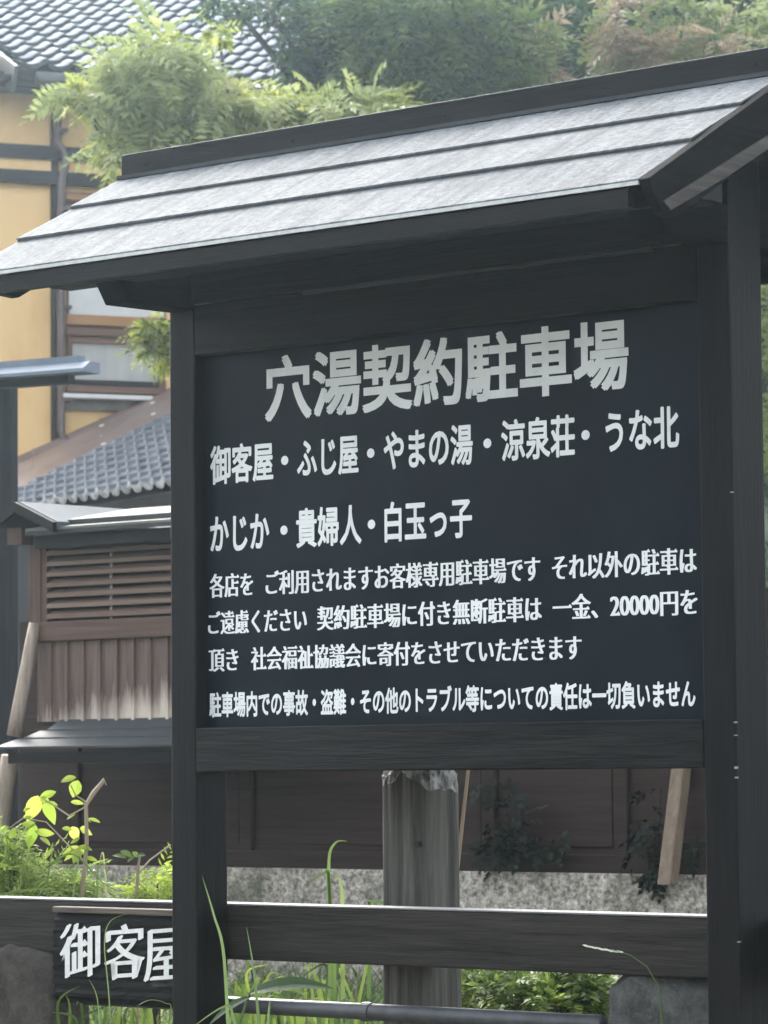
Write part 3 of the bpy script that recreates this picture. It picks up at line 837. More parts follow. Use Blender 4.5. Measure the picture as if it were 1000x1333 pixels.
# gate pillar at far left
G = Frame(10, 700, 19.5, -R(30))
gate = thing('gate_pillar', 'dark timber gate pillar with flat grey metal cap at the left edge', 'pillar', G.O, G.a)
a0 = G.uz(-70, 600)[0]; a1 = G.uz(14, 600)[0]; zg = G.uz(10, 489)[1]
MB().box(a0, a1 - .085, -.09, -.03, .5, zg).build('pillar_wall', W_PILLAR, gate)
MB().box(a1 - .08, a1, -.07, 0, .5, zg).build('post', W_PILLAR, gate, .004)
m = MB()
for py in (640, 725, 810): z = G.uz(5, py)[1]; m.box(a0, a1 - .081, -.03, -.008, z - .03, z + .03)
m.build('cross_rail', W_PILLAR, gate, .003)
c1 = G.uz(117, 483, .12)[0]; zc0_ = G.uz(60, 486, .12)[1]; zc1_ = G.uz(60, 468, -.1)[1]
zu0, zu1 = G.uz(60, 474.5, .06)[1], G.uz(60, 466, .06)[1]; zd0, zd1 = G.uz(60, 487, .14)[1], G.uz(60, 476, .14)[1]
m = MB()
m.box(a0 - .3, G.uz(103, 470, .06)[0], .0, .06, zu0, zu1)
m.prism_u([(.14, zd0), (.14, zd0 + .02), (.07, zu0 - .002), (-.02, zu0 - .002), (-.02, zd0)], a0 - .3, c1 - .03)
m.build('cap', METAL_GR, gate)
MB().box(a0 - .3, G.uz(88, 490, .05)[0], -.02, .05, zd0 - .045, zd0 - .001).build('cap_fascia', W_DX, gate)

# ================================================================ OCHRE HOUSE
H = Frame(90, 400, 30.0, R(22.3))
house = thing('ochre_house', 'ochre plastered house with dark timber framing and a silver tiled roof', 'house', H.O, H.a)
def hz_(px, py, v=0): return H.uz(px, py, v)
ha, hb_ = hz_(-60, 400)[0], hz_(90, 400)[0] + 5.5
ztp = hz_(60, 80)[1]
MB().box(ha, hb_, -5, 0, 0.5, ztp + .02).build('wall', PLASTER, house)
m = MB(); u0 = hz_(65.5, 400)[0]; u1 = hz_(75, 400)[0]
m.box(u0, u1, 0, .05, .5, ztp)
m.box(hz_(330, 400)[0], hz_(345, 400)[0], 0, .05, .5, ztp)
m.build('timber_post', W_HBR, house, .006)
def hbeam(ya, yb, v, name, mat, xa=ha, xb=hb_, px=40):
    z0, z1 = hz_(px, yb, v)[1], hz_(px, ya, v)[1]
    return MB().box(xa, xb, 0, v, z0, z1).build(name, mat, house, .005)
hbeam(188, 206, .07, 'wall_beam', W_HBRX); hbeam(221, 238, .085, 'wall_beam', W_HBRX)
hbeam(205.5, 222, .03, 'band', PLASTER)
hbeam(96, 116, .30, 'eave_beam', W_HBRX, px=60)
# windows
wl = hz_(87, 450)[0]; wr = hz_(212, 450)[0]
def hrect(name, px0, px1, ya, yb, v0, v1, mat, par=house, bev=.003):
    z0, z1 = hz_(140, yb, v1)[1], hz_(140, ya, v1)[1]
    return MB().box(hz_(px0, 450, v1)[0], hz_(px1, 450, v1)[0], v0, v1, z0, z1).build(name, mat, par, bev)
w1 = hrect('window', 86, 216, 252, 426, .001, .012, W_FRAME)
hrect('pane', 90, 214, 272, 411, .0125, .02, SHOJI, w1)
hrect('orange_rail', 87, 216, 411, 424, .0125, .075, W_ORANGE, w1)
hrect('head_rail', 87, 216, 255, 262, .0125, .07, W_ORANGE, w1)
w2 = hrect('window', 86, 216, 425.5, 513, .001, .014, W_FRAME)
hrect('pane', 94, 207, 447, 497, .0145, .022, CURTAIN, w2)
hrect('top_rail', 87, 216, 428, 437, .0145, .07, W_FRAME, w2)
hrect('inner_rail', 93, 208, 441, 447, .0145, .06, W_FRAME, w2)
hrect('stile', 90, 94, 438, 509, .0145, .065, W_FRAME, w2); hrect('stile', 207, 211, 438, 509, .0145, .065, W_FRAME, w2)
hrect('bottom_rail', 94.2, 206.8, 495, 502, .0225, .05, W_HBRX, w2)
hrect('sill_rail', 87, 216, 503, 511, .0145, .085, W_FRAME, w2)
hrect('window_ledge', 83, 199, 513.5, 519, .0, .16, LEDGE)
hrect('sill_band', 84, 203, 519.5, 535, .0, .05, STAINED)
# downpipe
def hp(px, py, v): u, z = hz_(px, py, v); return (u, -v, z)
dp = MB().tube([hp(66, 105, .42), hp(66, 118, .40), hp(75, 148, .11), hp(75, 186, .11), hp(83, 196, .11), hp(85, 204, .11), hp(85, 218, .11), hp(80, 232, .11), hp(79.5, 300, .11), hp(79.5, 560, .11), hp(82, 570, .13), hp(93, 577, .22), hp(98, 586, .26), hp(103, 606, .3)], .036, 10).build('downpipe', PIPE_BR, house, smooth=True)
for py in (170, 272, 400, 520):
    MB().box(hp(79.5 if py > 200 else 75, py, 0)[0] - .05, hp(79.5 if py > 200 else 75, py, 0)[0] + .05, .0, .155, hp(80, py, .1)[2] - .015, hp(80, py, .1)[2] + .015).build('pipe_bracket', PIPE_BR, dp)
# main tiled roof
def tiles(origin, along, up, nu, nv, pu, pv, mats, name, parent, amp=.035, step=.03, end_mat=False):
    """one mesh of S-profile tiles, origin = eave corner, along/up unit vectors (frame-local)"""
    along, up = np.array(along, float), np.array(up, float)
    nrm = np.cross(along, up); nrm /= np.linalg.norm(nrm)
    if nrm[2] < 0: nrm = -nrm
    t = np.linspace(0, 1, 9)
    prof = amp * (np.where(t < .68, -.55 * np.sin(np.pi * t / .68), .95 * np.sin(np.pi * (t - .68) / .32)))
    V = []; Fq = []; mi = []
    for j in range(nv):
        for i in range(nu):
            jx = RNG.uniform(-.003, .003, 2)
            b = len(V)
            for (s_, lift) in ((0.0, step), (1.12, 0.0)):
                for k in range(9):
                    V.append(origin + along * ((i + t[k] * 1.03) * pu + jx[0]) + up * ((j + s_) * pv) + nrm * (prof[k] + lift + jx[1]))
            for k in range(9):
                V.append(V[b + k] - nrm * (step * 1.15))
            for k in range(8):
                Fq.append((b + k, b + k + 1, b + 9 + k + 1, b + 9 + k)); mi.append(0)
                Fq.append((b + 18 + k, b + 18 + k + 1, b + k + 1, b + k)); mi.append((1 if j == 0 else 0) if end_mat else 1)
    return big_mesh(name, np.array(V), np.array(Fq), mats, mi, parent, smooth=False)
OV = .62
eu, ez = hz_(27, 86, OV)
beta = R(23)
upv = np.array([0, math.cos(beta), math.sin(beta)])
tiles(np.array([eu, -OV, ez]), (1, 0, 0), upv, 30, 26, .245, .235, [TILE, DARK_AND_SHADE], 'tiled_roof', house, .042, .045)  # tile ends near-black: dark clay with the gap shade painted in
rd = MB().slab([(eu - .02, -OV + .02, ez - .03), (eu + 8, -OV + .02, ez - .03), tuple(np.array([eu + 8, -OV + .02, ez - .03]) + upv * 6.2), tuple(np.array([eu - .02, -OV + .02, ez - .03]) + upv * 6.2)], .06).build('roof_deck', W_HBRX, house)
MB().slab([(eu - .05, -OV, ez + .0), (eu - .02, -OV, ez + .0), tuple(np.array([eu - .02, -OV, ez]) + upv * 6.2), tuple(np.array([eu - .05, -OV, ez]) + upv * 6.2)], .22).build('verge_board', GUTTER, house)
gz0 = ez - .10
MB().tube([(eu + .12, -OV - .05, gz0), (eu + 3, -OV - .05, gz0 - .0), (eu + 8, -OV - .05, gz0)], .055, 10).build('gutter', GUTTER, house, smooth=True)
MB().box(hp(60, 100, .42)[0], hp(74, 100, .42)[0], .44, .62, gz0 - .14, gz0 + .02).build('rainwater_head', GUTTER, house, .01)
MB().box(ha, hb_, .001, OV - .1, ez - .10, ez - .055).build('soffit', W_HBRX, house)
# lean-to sheet roof along the wall with tiles below it
A0, A1 = hz_(-30, 618.4), hz_(330, 456)
P0 = H.w(A0[0], .0, A0[1]); P1 = H.w(A1[0], .0, A1[1])
Bv = 1.3
B0, B1 = hz_(-30, 659, Bv), hz_(330, 512, Bv)
hl_ = lambda u, v, z: (u, -v, z)
sheet = MB().slab([hl_(B0[0], Bv, B0[1]), hl_(B1[0], Bv, B1[1]), hl_(A1[0], 0, A1[1]), hl_(A0[0], 0, A0[1])], .04).build('sheet_roof', METAL_BR, house)
seam = MB()
a0v, a1v, b0v, b1v = [Vector(x) for x in (hl_(A0[0], 0, A0[1]), hl_(A1[0], 0, A1[1]), hl_(B0[0], Bv, B0[1]), hl_(B1[0], Bv, B1[1]))]
nn = (b1v - b0v).cross(a0v - b0v).normalized()
if nn.z < 0: nn = -nn
for t in (.20, .44, .60, .78, .93):
    seam.tube([a0v.lerp(a1v, t) + nn * .004, b0v.lerp(b1v, t - .01) + nn * .004], .009, 6)
for t in (.05, .13, .21):
    seam.tube([a0v.lerp(b0v, t) + nn * .003, a1v.lerp(b1v, t) + nn * .003], .012, 6)
seam.build('seam', METAL_BR, sheet)
for t in (.435, .62):
    for q in (.25, .55, .78, .95):
        p = a0v.lerp(a1v, t + .006).lerp(b0v.lerp(b1v, t + .02), q) + nn * .012
        MB().tube([p, p + nn * .012], .022, 8).build('fixing_cap', LEDGE, sheet)

# lower tiled roof in front of the lean-to
T0, T1 = at(60, 657, 26.6), at(215, 631, 25.2)
al = T1 - T0; al /= np.linalg.norm(al)
T2 = at(120, 598, 28.0)
upx = T2 - at(120, 646, 26.0); upx -= al * (upx @ al); upx /= np.linalg.norm(upx)
lower = thing('lower_tiled_roof', 'grey tiled lower roof with white tile ends between the shed and the ochre house', 'roof', (float(T0[0]), float(T0[1]), .5))
orig = T0 - al * 1.2 - np.array(lower.location)
tiles(orig, al, upx, 26, 14, .155, .20, [TILE2, TILE_W], 'tile_field', lower, .03, .05, True)
dk = MB()
o3 = Vector(orig) - Vector((0, 0, .06)); A_, U_ = Vector(al), Vector(upx)
dk.slab([o3, o3 + A_ * 4, o3 + A_ * 4 + U_ * 2.8, o3 + U_ * 2.8], .08).build('deck', W_HBRX, lower)
wz = Vector(orig)
MB().add([tuple(o3 + U_ * .25 + Vector((0, 0, zz_))) for zz_ in (0, -4)] + [tuple(o3 + U_ * .25 + A_ * 4 + Vector((0, 0, zz_))) for zz_ in (-4, 0)] +
         [tuple(o3 + U_ * .45 + Vector((0, 0, zz_))) for zz_ in (0, -4)] + [tuple(o3 + U_ * .45 + A_ * 4 + Vector((0, 0, zz_))) for zz_ in (-4, 0)],
         [(0, 1, 2, 3), (4, 5, 6, 7), (0, 1, 5, 4), (2, 3, 7, 6), (0, 3, 7, 4), (1, 2, 6, 5)]).build('wall', W_PILLAR, lower)

# ================================================================ FOLIAGE
def leaflet(length, width):
    """pointed leaflet along +x, 4 quads worth as 2 quads folded on the midrib"""
    P = np.array([[0, 0, 0], [.35, -.5, .06], [.35, .5, .06], [.72, -.36, .02], [.72, .36, .02], [1, 0, -.12], [.4, 0, 0]])
    P = P * np.array([length, width, length])
    Fq = np.array([[0, 1, 3, 6], [6, 3, 5, 5], [0, 6, 4, 2], [6, 5, 5, 4]])
    # simple 2-quad version
    P2 = np.array([[0, 0, 0], [.45, -.5, .05], [1, 0, -.12], [.45, .5, .05]]) * np.array([length, width, length])
    return P2, np.array([[0, 1, 2, 3]])

def sprig(n, length, width, stem, droop=.25, fan=False):
    V = []; Fq = []
    P, Fs = leaflet(length, width)
    for k in range(n):
        t = (k + 1) / n
        side = 1 if k % 2 else -1
        ang = side * (R(52) if not fan else R(95) * (1 - t) + R(8))
        if k == n - 1: ang = 0
        sc = (.75 + .4 * math.sin(math.pi * min(1, t * .9 + .1)))
        c, s = math.cos(ang), math.sin(ang)
        roll = RNG.uniform(-.5, .5)
        Q = P * sc
        y = Q[:, 1] * math.cos(roll) - Q[:, 2] * math.sin(roll); z = Q[:, 1] * math.sin(roll) + Q[:, 2] * math.cos(roll)
        Q = np.stack([Q[:, 0] * c - y * s, Q[:, 0] * s + y * c, z], -1)
        x = stem * t * (0.3 if fan else 1)
        Q += np.array([x, 0, -droop * x * x / max(stem, .01)])
        V.append(Q); Fq.append(Fs + 4 * k)
    return np.concatenate(V), np.concatenate(Fq)

def scatter(temps, pos, dirs, scl):
    """place random sprig templates at pos, x-axis along dirs"""
    VV = []; FF = []; base = 0
    which = RNG.integers(0, len(temps), len(pos))
    for ti, (TV, TF) in enumerate(temps):
        sel = np.where(which == ti)[0]
        if len(sel) == 0: continue
        d = dirs[sel]; d = d / np.linalg.norm(d, axis=1, keepdims=True)
        up = np.tile([0, 0, 1.0], (len(sel), 1)) + RNG.normal(0, .45, (len(sel), 3))
        y = np.cross(up, d); y /= np.linalg.norm(y, axis=1, keepdims=True) + 1e-9
        z = np.cross(d, y)
        s = scl[sel][:, None, None]
        V = (TV[None, :, 0:1] * d[:, None, :] + TV[None, :, 1:2] * y[:, None, :] + TV[None, :, 2:3] * z[:, None, :]) * s + pos[sel][:, None, :]
        nV = TV.shape[0]
        F = TF[None] + (np.arange(len(sel)) * nV)[:, None, None] + base
        VV.append(V.reshape(-1, 3)); FF.append(F.reshape(-1, TF.shape[1])); base += len(sel) * nV
    return np.concatenate(VV), np.concatenate(FF)

def clump_points(clumps, per):
    """clumps: (centre xyz, radius xyz). points mostly in the outer shell, directed outwards and drooping"""
    P = []; Dv = []
    for c, r, w in clumps:
        n = int(per * w)
        q = RNG.normal(0, 1, (n, 3)); q /= np.linalg.norm(q, axis=1, keepdims=True)
        rad = RNG.uniform(.30, 1.0, (n, 1)) ** .6 * np.where(RNG.random((n, 1)) < .22, RNG.uniform(1.0, 1.45, (n, 1)), 1)
        wob = 1 + .22 * np.sin(q[:, 0:1] * 7 + c[0] * 3) * np.sin(q[:, 2:3] * 6 + c[2] * 5)
        P.append(np.array(c) + q * np.array(r) * rad * wob)
        d = q.copy(); d[:, 2] = d[:, 2] * .5 - .25
        Dv.append(d + RNG.normal(0, .35, (n, 3)))
    return np.concatenate(P), np.concatenate(Dv)

MAPLE = [sprig(9, .085, .022, .10, .3, True) for _ in range(5)] + [sprig(9, .075, .022, .17, .4) for _ in range(4)]
EVER = [sprig(9, .075, .026, .16, .35) for _ in range(6)]
SPRAY = [sprig(11, .105, .034, .28, .45) for _ in range(6)]
def px_clump(px, py, Y, rx, ry, w=1.0, rd=None):
    c = at(px, py, Y); k = Y / F_PX
    return (tuple(c), (rx * k, (rd if rd else max(rx, ry) * 1.1) * k, ry * k), w)

def make_tree(name, label, Y, trunk_px, clumps, per, temps, lmat, scale, group=None, extra=None, branches=(), trunk_r=.14):
    b = at(trunk_px[0], trunk_px[1], Y); gz_ = float(ground_h(b[0], b[1]))
    root = thing(name, label, 'tree', (b[0], b[1], gz_), 0, group)
    L = np.array(root.location)
    top = np.mean([c[0] for c in clumps], axis=0) - L
    mb = MB()
    tp = [(0, 0, 0), (.06, .03, top[2] * .35), (top[0] * .3, top[1] * .3, top[2] * .62), (top[0] * .75, top[1] * .75, top[2] * .95)]
    mb.tube(tp, [trunk_r, trunk_r * .8, trunk_r * .6, trunk_r * .35], 10)
    for c, r, w in clumps:
        e = np.array(c) - L
        s0 = Vector(tp[2]).lerp(Vector(tp[3]), RNG.uniform(0, .8))
        mid = s0.lerp(Vector(e), .55) + Vector((0, 0, -.12))
        mb.tube([s0, mid, Vector(e)], [trunk_r * .35, trunk_r * .2, trunk_r * .07], 6)
    for pts, rr in branches:
        mb.tube([Vector(at(*p)) - Vector(L) for p in pts], rr, 8)
    mb.build('trunk', BARK_T, root, smooth=True)
    P, Dv = clump_points(clumps, per)
    s = RNG.uniform(.75, 1.3, len(P)) * scale
    V, Fq = scatter(temps, P, Dv, s)
    big_mesh('crown', V - L, Fq, lmat, None, root)
    for cl2, per2, m2, nm in (extra or []):
        P, Dv = clump_points(cl2, per2)
        V, Fq = scatter(SPRAY, P, Dv, RNG.uniform(.7, 1.2, len(P)))
        big_mesh(nm, V - L, Fq, m2, None, root)
    return root

MP = [px_clump(*a) for a in (
    (205, 75, 23.8, 34, 26, .5), (160, 92, 23.7, 26, 20, .35), (228, 98, 23.9, 36, 24, .5), (190, 125, 23.8, 50, 26, .7), (105, 127, 23.6, 26, 13, .28), (95, 118, 23.6, 16, 8, .12),
    (262, 122, 24, 34, 22, .45), (312, 142, 24.1, 46, 22, .6), (250, 150, 24, 60, 24, .7), (180, 160, 23.8, 40, 22, .45), (150, 190, 23.7, 26, 22, .3), (215, 180, 23.8, 46, 22, .5),
    (355, 138, 24.2, 34, 16, .35), (390, 152, 24.3, 48, 20, .5), (330, 165, 24.2, 60, 24, .6), (440, 138, 24.4, 34, 14, .35), (475, 140, 24.5, 40, 18, .45), (430, 165, 24.4, 60, 22, .5), (505, 132, 24.6, 18, 10, .15),
    (285, 45, 23.8, 16, 9, .07),
    (200, 428, 23.8, 17, 14, .16), (205, 452, 23.8, 18, 14, .18), (216, 474, 23.9, 9, 8, .06), (262, 450, 24.2, 36, 40, .4),
    (300, 210, 24.2, 110, 40, .6), (330, 330, 24.5, 120, 100, .7), (420, 420, 24.5, 110, 100, .6))]
make_tree('maple_tree', 'light yellow-green feathery tree between the ochre house and the notice board roof', 24.3, (400, 1000), MP, 240, MAPLE, L_MAPLE, .85,
          extra=[([px_clump(*a) for a in ((200, 66, 23.4, 34, 16, .5), (165, 88, 23.4, 24, 14, .3), (110, 120, 23.3, 26, 9, .25), (235, 92, 23.5, 34, 16, .4), (300, 128, 23.6, 44, 12, .4), (200, 120, 23.4, 40, 18, .35), (400, 138, 23.9, 50, 12, .4), (470, 134, 24, 36, 10, .3), (250, 165, 23.6, 50, 16, .3), (160, 180, 23.4, 22, 14, .2))], 80, L_SHOOT, 'pale_sprays')], branches=[([(200, 440, 24), (260, 420, 24.2), (380, 400, 24.3)], [.012, .03, .05])])
EV = [px_clump(*a) for a in (
    (480, 25, 26.3, 60, 28, .7), (540, 50, 26.5, 60, 30, .8), (450, 60, 26.2, 40, 20, .4), (600, 30, 26.6, 70, 34, .9), (570, 95, 26.5, 60, 26, .7), (520, 120, 26.4, 60, 24, .5), (640, 75, 26.6, 50, 30, .7), (690, 40, 26.6, 44, 34, .6), (700, 110, 26.6, 44, 22, .4),
    (425, 22, 26, 32, 14, .2), (345, 4, 25.9, 26, 7, .07), (300, 2, 25.9, 16, 5, .04), (410, 78, 26, 26, 13, .16), (385, 60, 25.9, 18, 8, .07), (430, 100, 26, 24, 10, .12),
    (600, -50, 26.8, 190, 50, .8), (600, 180, 26.8, 170, 60, .7), (640, 300, 27, 150, 90, .5))]
make_tree('evergreen_tree', 'dark blue-green evergreen behind the middle of the board ridge, bare limbs on its left', 26.5, (610, 1000), EV, 400, EVER, L_DARK, 1.15,
          extra=[([px_clump(*a) for a in ((530, 25, 25.5, 40, 16, .4), (470, 15, 25.6, 40, 16, .4), (570, 55, 25.6, 40, 14, .35), (620, 25, 25.6, 30, 16, .3), (640, 90, 25.6, 26, 12, .22), (590, 95, 25.6, 30, 10, .25), (670, 50, 25.6, 26, 14, .25), (540, 105, 25.6, 30, 10, .25), (490, 80, 25.6, 30, 12, .22), (610, 62, 25.6, 24, 10, .2))], 330, L_MID, 'young_growth')],
          branches=[([(515, 105, 26.2), (478, 97, 26), (435, 102, 25.9), (400, 94, 25.9), (360, 88, 25.9)], [.045, .035, .022, .018, .01]), ([(482, 82, 26), (455, 68, 25.9), (420, 40, 25.9), (390, 5, 25.9), (378, -20, 25.9)], [.03, .024, .018, .016, .014]), ([(505, 100, 26.2), (485, 88, 26.05), (478, 78, 26)], [.05, .04, .02])], trunk_r=.2)
CT = [px_clump(*a) for a in (
    (780, 60, 29, 100, 70, 1.0), (880, 50, 29.2, 110, 60, 1.0), (980, 40, 29.2, 110, 70, 1.0), (830, -20, 29.5, 190, 50, .8), (720, 20, 29.3, 60, 60, .5), (950, 200, 29.3, 120, 130, 1.0), (1010, 430, 29, 70, 150, 1.0), (1000, 620, 29, 60, 110, .6), (880, 320, 29.5, 130, 130, .8))]
make_tree('mixed_tree', 'pale green tree with rust coloured young shoots behind the right part of the board ridge', 29.2, (900, 1000), CT, 360, EVER, L_DARK, 1.25,
          extra=[([px_clump(*a) for a in ((690, 62, 26.0, 7, 22, .10), (676, 88, 26.0, 12, 9, .07), (702, 98, 26.0, 7, 12, .06), (812, 18, 27.3, 9, 22, .09), (850, 42, 27.3, 18, 6, .06), (795, 50, 27.3, 7, 16, .06), (935, 52, 27.3, 16, 6, .06), (866, 78, 27.3, 14, 5, .05))], 260, L_RUST, 'rust_shoots'),
                 ([px_clump(*a) for a in ((800, 34, 27.9, 22, 22, .3), (832, 72, 27.8, 36, 12, .35), (775, 88, 27.8, 18, 10, .18), (900, 48, 27.9, 34, 14, .35), (962, 22, 27.9, 36, 16, .35), (930, 72, 27.8, 30, 9, .25), (988, 58, 27.9, 22, 10, .2), (872, 12, 27.9, 26, 10, .22), (1004, 420, 27.8, 22, 50, .5), (1004, 560, 27.8, 22, 50, .5))], 120, L_SHOOT, 'pale_shoots')], trunk_r=.2)
# wooded slope far behind: nobody could count its trees
FW = []
for k in range(26):
    px, py, Y = RNG.uniform(180, 1250), RNG.uniform(-120, 640), RNG.uniform(40, 46)
    FW.append(px_clump(px, py, Y, RNG.uniform(90, 150), RNG.uniform(60, 110), 1.0))
for k in range(16):
    FW.append(px_clump(RNG.uniform(420, 1150), RNG.uniform(-60, 160), RNG.uniform(36, 40), RNG.uniform(80, 130), RNG.uniform(50, 80), 1.0))
P, Dv = clump_points(FW, 260)
V, Fq = scatter(EVER, P, Dv, RNG.uniform(1.5, 2.4, len(P)))
tag(big_mesh('far_wood', V, Fq, L_DARK), kind='stuff')
hx = np.linspace(-30, 60, 40); hyy = np.linspace(46, 90, 20)
HX, HY = np.meshgrid(hx, hyy)
HZ = -1 + (HY - 46) * .62 + 1.2 * np.sin(HX * .5) * np.sin(HY * .4)
idx = np.arange(HX.size).reshape(HX.shape)
tag(big_mesh('hill', np.stack([HX, HY, HZ], -1).reshape(-1, 3), np.stack([idx[:-1, :-1], idx[:-1, 1:], idx[1:, 1:], idx[1:, :-1]], -1).reshape(-1, 4), speck('hill_undergrowth', [(.3, (.012, .024, .014)), (.7, (.04, .07, .03))], 1.2, .95, .5, 8, 4, dist=.3), smooth=True), kind='structure')

# ---- grass and low plants
def blades(n, xr, yr, hr, wr, lean=.5, seed=1, zfun=ground_h):
    rg = np.random.default_rng(seed)
    x = rg.uniform(*xr, n); y = rg.uniform(*yr, n); z = zfun(x, y)
    h = rg.uniform(*hr, n); w = rg.uniform(*wr, n); a = rg.uniform(0, 6.28, n); ln = rg.uniform(.05, lean, n) * h
    fa = rg.uniform(0, 6.28, n)
    V = np.zeros((n, 7, 3))
    for k, t in enumerate((0, .4, .75)):
        cx = x + np.cos(a) * ln * t * t * 1.4; cy = y + np.sin(a) * ln * t * t * 1.4; cz = z + h * (t - .18 * t * t)
        ww = w * (1 - .55 * t)
        V[:, 2 * k] = np.stack([cx - np.cos(fa) * ww, cy - np.sin(fa) * ww, cz], -1)
        V[:, 2 * k + 1] = np.stack([cx + np.cos(fa) * ww, cy + np.sin(fa) * ww, cz], -1)
    V[:, 6] = np.stack([x + np.cos(a) * ln * 1.5, y + np.sin(a) * ln * 1.5, z + h * .84], -1)
    f = np.array([[0, 1, 3, 2], [2, 3, 5, 4], [4, 5, 6, 6]])
    Fq = (f[None] + (np.arange(n) * 7)[:, None, None])
    return V.reshape(-1, 3), Fq.reshape(-1, 4)
def tri_fix(V, Fq):
    quads = Fq[Fq[:, 2] != Fq[:, 3]]; tris = Fq[Fq[:, 2] == Fq[:, 3]][:, :3]
    T = np.concatenate([quads[:, [0, 1, 2]], quads[:, [0, 2, 3]], tris])
    return V, T
V, Fq = tri_fix(*blades(16000, (-3.2, 3.0), (9.7, 15.5), (.10, .30), (.003, .007), .8, 4))
tag(big_mesh('grass', V, Fq, L_GRASS), kind='stuff')

def shrub(name, label, Y, px, py_base_z, clumps, per, temps, mat, scale, cat='shrub', group=None):
    b = at(px, 1200, Y); gz_ = float(ground_h(b[0], b[1]))
    root = thing(name, label, cat, (b[0], b[1], gz_), 0, group)
    L = np.array(root.location)
    mb = MB()
    for c, r, w in clumps:
        e = np.array(c) - L
        mb.tube([(0, 0, 0), tuple(e * .5 + np.array([0, 0, .04])), tuple(e)], [.012, .008, .003], 5)
    mb.build('stem', BARK_T, root)
    P, Dv = clump_points(clumps, per)
    V, Fq = scatter(temps, P, Dv, RNG.uniform(.7, 1.3, len(P)) * scale)
    big_mesh('foliage', V - L, Fq, mat, None, root)
    return root
SMALL = [sprig(7, .03, .013, .05, .3) for _ in range(5)]
FERN = [sprig(11, .035, .008, .11, .5) for _ in range(4)]
shrub('leafy_shrub', 'low bright green shrub seen under the rail right of the silver-grey post', 11.2, 640, 0, [px_clump(*a) for a in ((620, 1290, 11.2, 50, 45, 1), (660, 1310, 11.0, 50, 40, 1), (600, 1330, 11.0, 50, 50, .6))], 420, SMALL, L_SHRUB, 1.0)
shrub('leafy_shrub', 'low bright green shrub seen under the rail beside the grey stone block', 11.2, 740, 0, [px_clump(*a) for a in ((745, 1300, 11.1, 44, 42, 1), (720, 1325, 11.0, 40, 36, .8), (780, 1290, 11.3, 30, 40, .5))], 420, SMALL, L_SHRUB, 1.0)
shrub('feathery_weed', 'clump of bright feathery weeds above the rail at the far left', 10.9, 40, 0, [px_clump(*a) for a in ((18, 1130, 10.9, 26, 22, .3), (60, 1142, 11, 36, 16, .35), (20, 1160, 10.9, 50, 16, .4), (-20, 1110, 11, 30, 30, .4), (100, 1150, 11.0, 26, 12, .2), (10, 1095, 11, 12, 16, .12))], 330, FERN, L_WEED, .8, 'weed')
shrub('feathery_weed', 'small yellow-green weed above the rail close to the left post of the board', 11.0, 205, 0, [px_clump(*a) for a in ((205, 1150, 11, 16, 26, .5), (195, 1165, 11, 26, 16, .4))], 160, FERN, L_LIME, .7, 'weed')

# lime sapling with large leaves
def big_leaf(mb, tip, base, width, normal=(0, -1, .2)):
    tip, base = Vector(tip), Vector(base); ax = tip - base
    n = Vector(normal).normalized(); sd = ax.cross(n).normalized() * width; bend = n * ax.length * .08
    ts = (0, .08, .2, .35, .5, .65, .78, .89, .96, 1)
    ws = (.05, .42, .78, .97, 1, .86, .62, .34, .13, 0)
    L_, M_, R_ = [], [], []
    for t, k in zip(ts, ws):
        c = base + ax * t + bend * (math.sin(t * math.pi) * 1.2 - t * t * 1.5)
        M_.append(c - n * width * .18 * k); L_.append(c - sd * k); R_.append(c + sd * k)
    q = len(ts)
    mb.add(L_ + M_ + R_, [(i, i + 1, q + i + 1, q + i) for i in range(q - 1)] + [(q + i, q + i + 1, 2 * q + i + 1, 2 * q + i) for i in range(q - 1)])
YS = 10.9
def A(px, py, dy=0.0): return Vector(at(px, py, YS + dy))
sb = at(105, 1260, YS)
sap = thing('lime_sapling', 'thin sapling with large lime-yellow leaves and a dead tip before the shed wall', 'sapling', (sb[0], sb[1], float(ground_h(sb[0], sb[1]))))
LO = Vector(sap.location)
mb = MB()
mb.tube([Vector((0, 0, 0)), A(105, 1180) - LO, A(113, 1100) - LO, A(112, 1045) - LO], [.008, .007, .006, .006], 6)
mb.tube([A(112, 1048) - LO, A(122, 1032) - LO, A(136, 1015) - LO, A(138, 1022) - LO], [.006, .008, .007, .003], 6)
mb.tube([A(112, 1050) - LO, A(90, 1062) - LO, A(60, 1042) - LO, A(55, 1040) - LO], [.003, .003, .002, .002], 5)
mb.tube([A(112, 1044) - LO, A(98, 1035) - LO, A(92, 1022) - LO], [.003, .002, .002], 5)
mb.tube([A(108, 1120) - LO, A(60, 1070) - LO, A(30, 1065) - LO, A(12, 1078) - LO], [.003, .002, .002, .002], 5)
mb.build('stem', DRY, sap)
lb = MB()
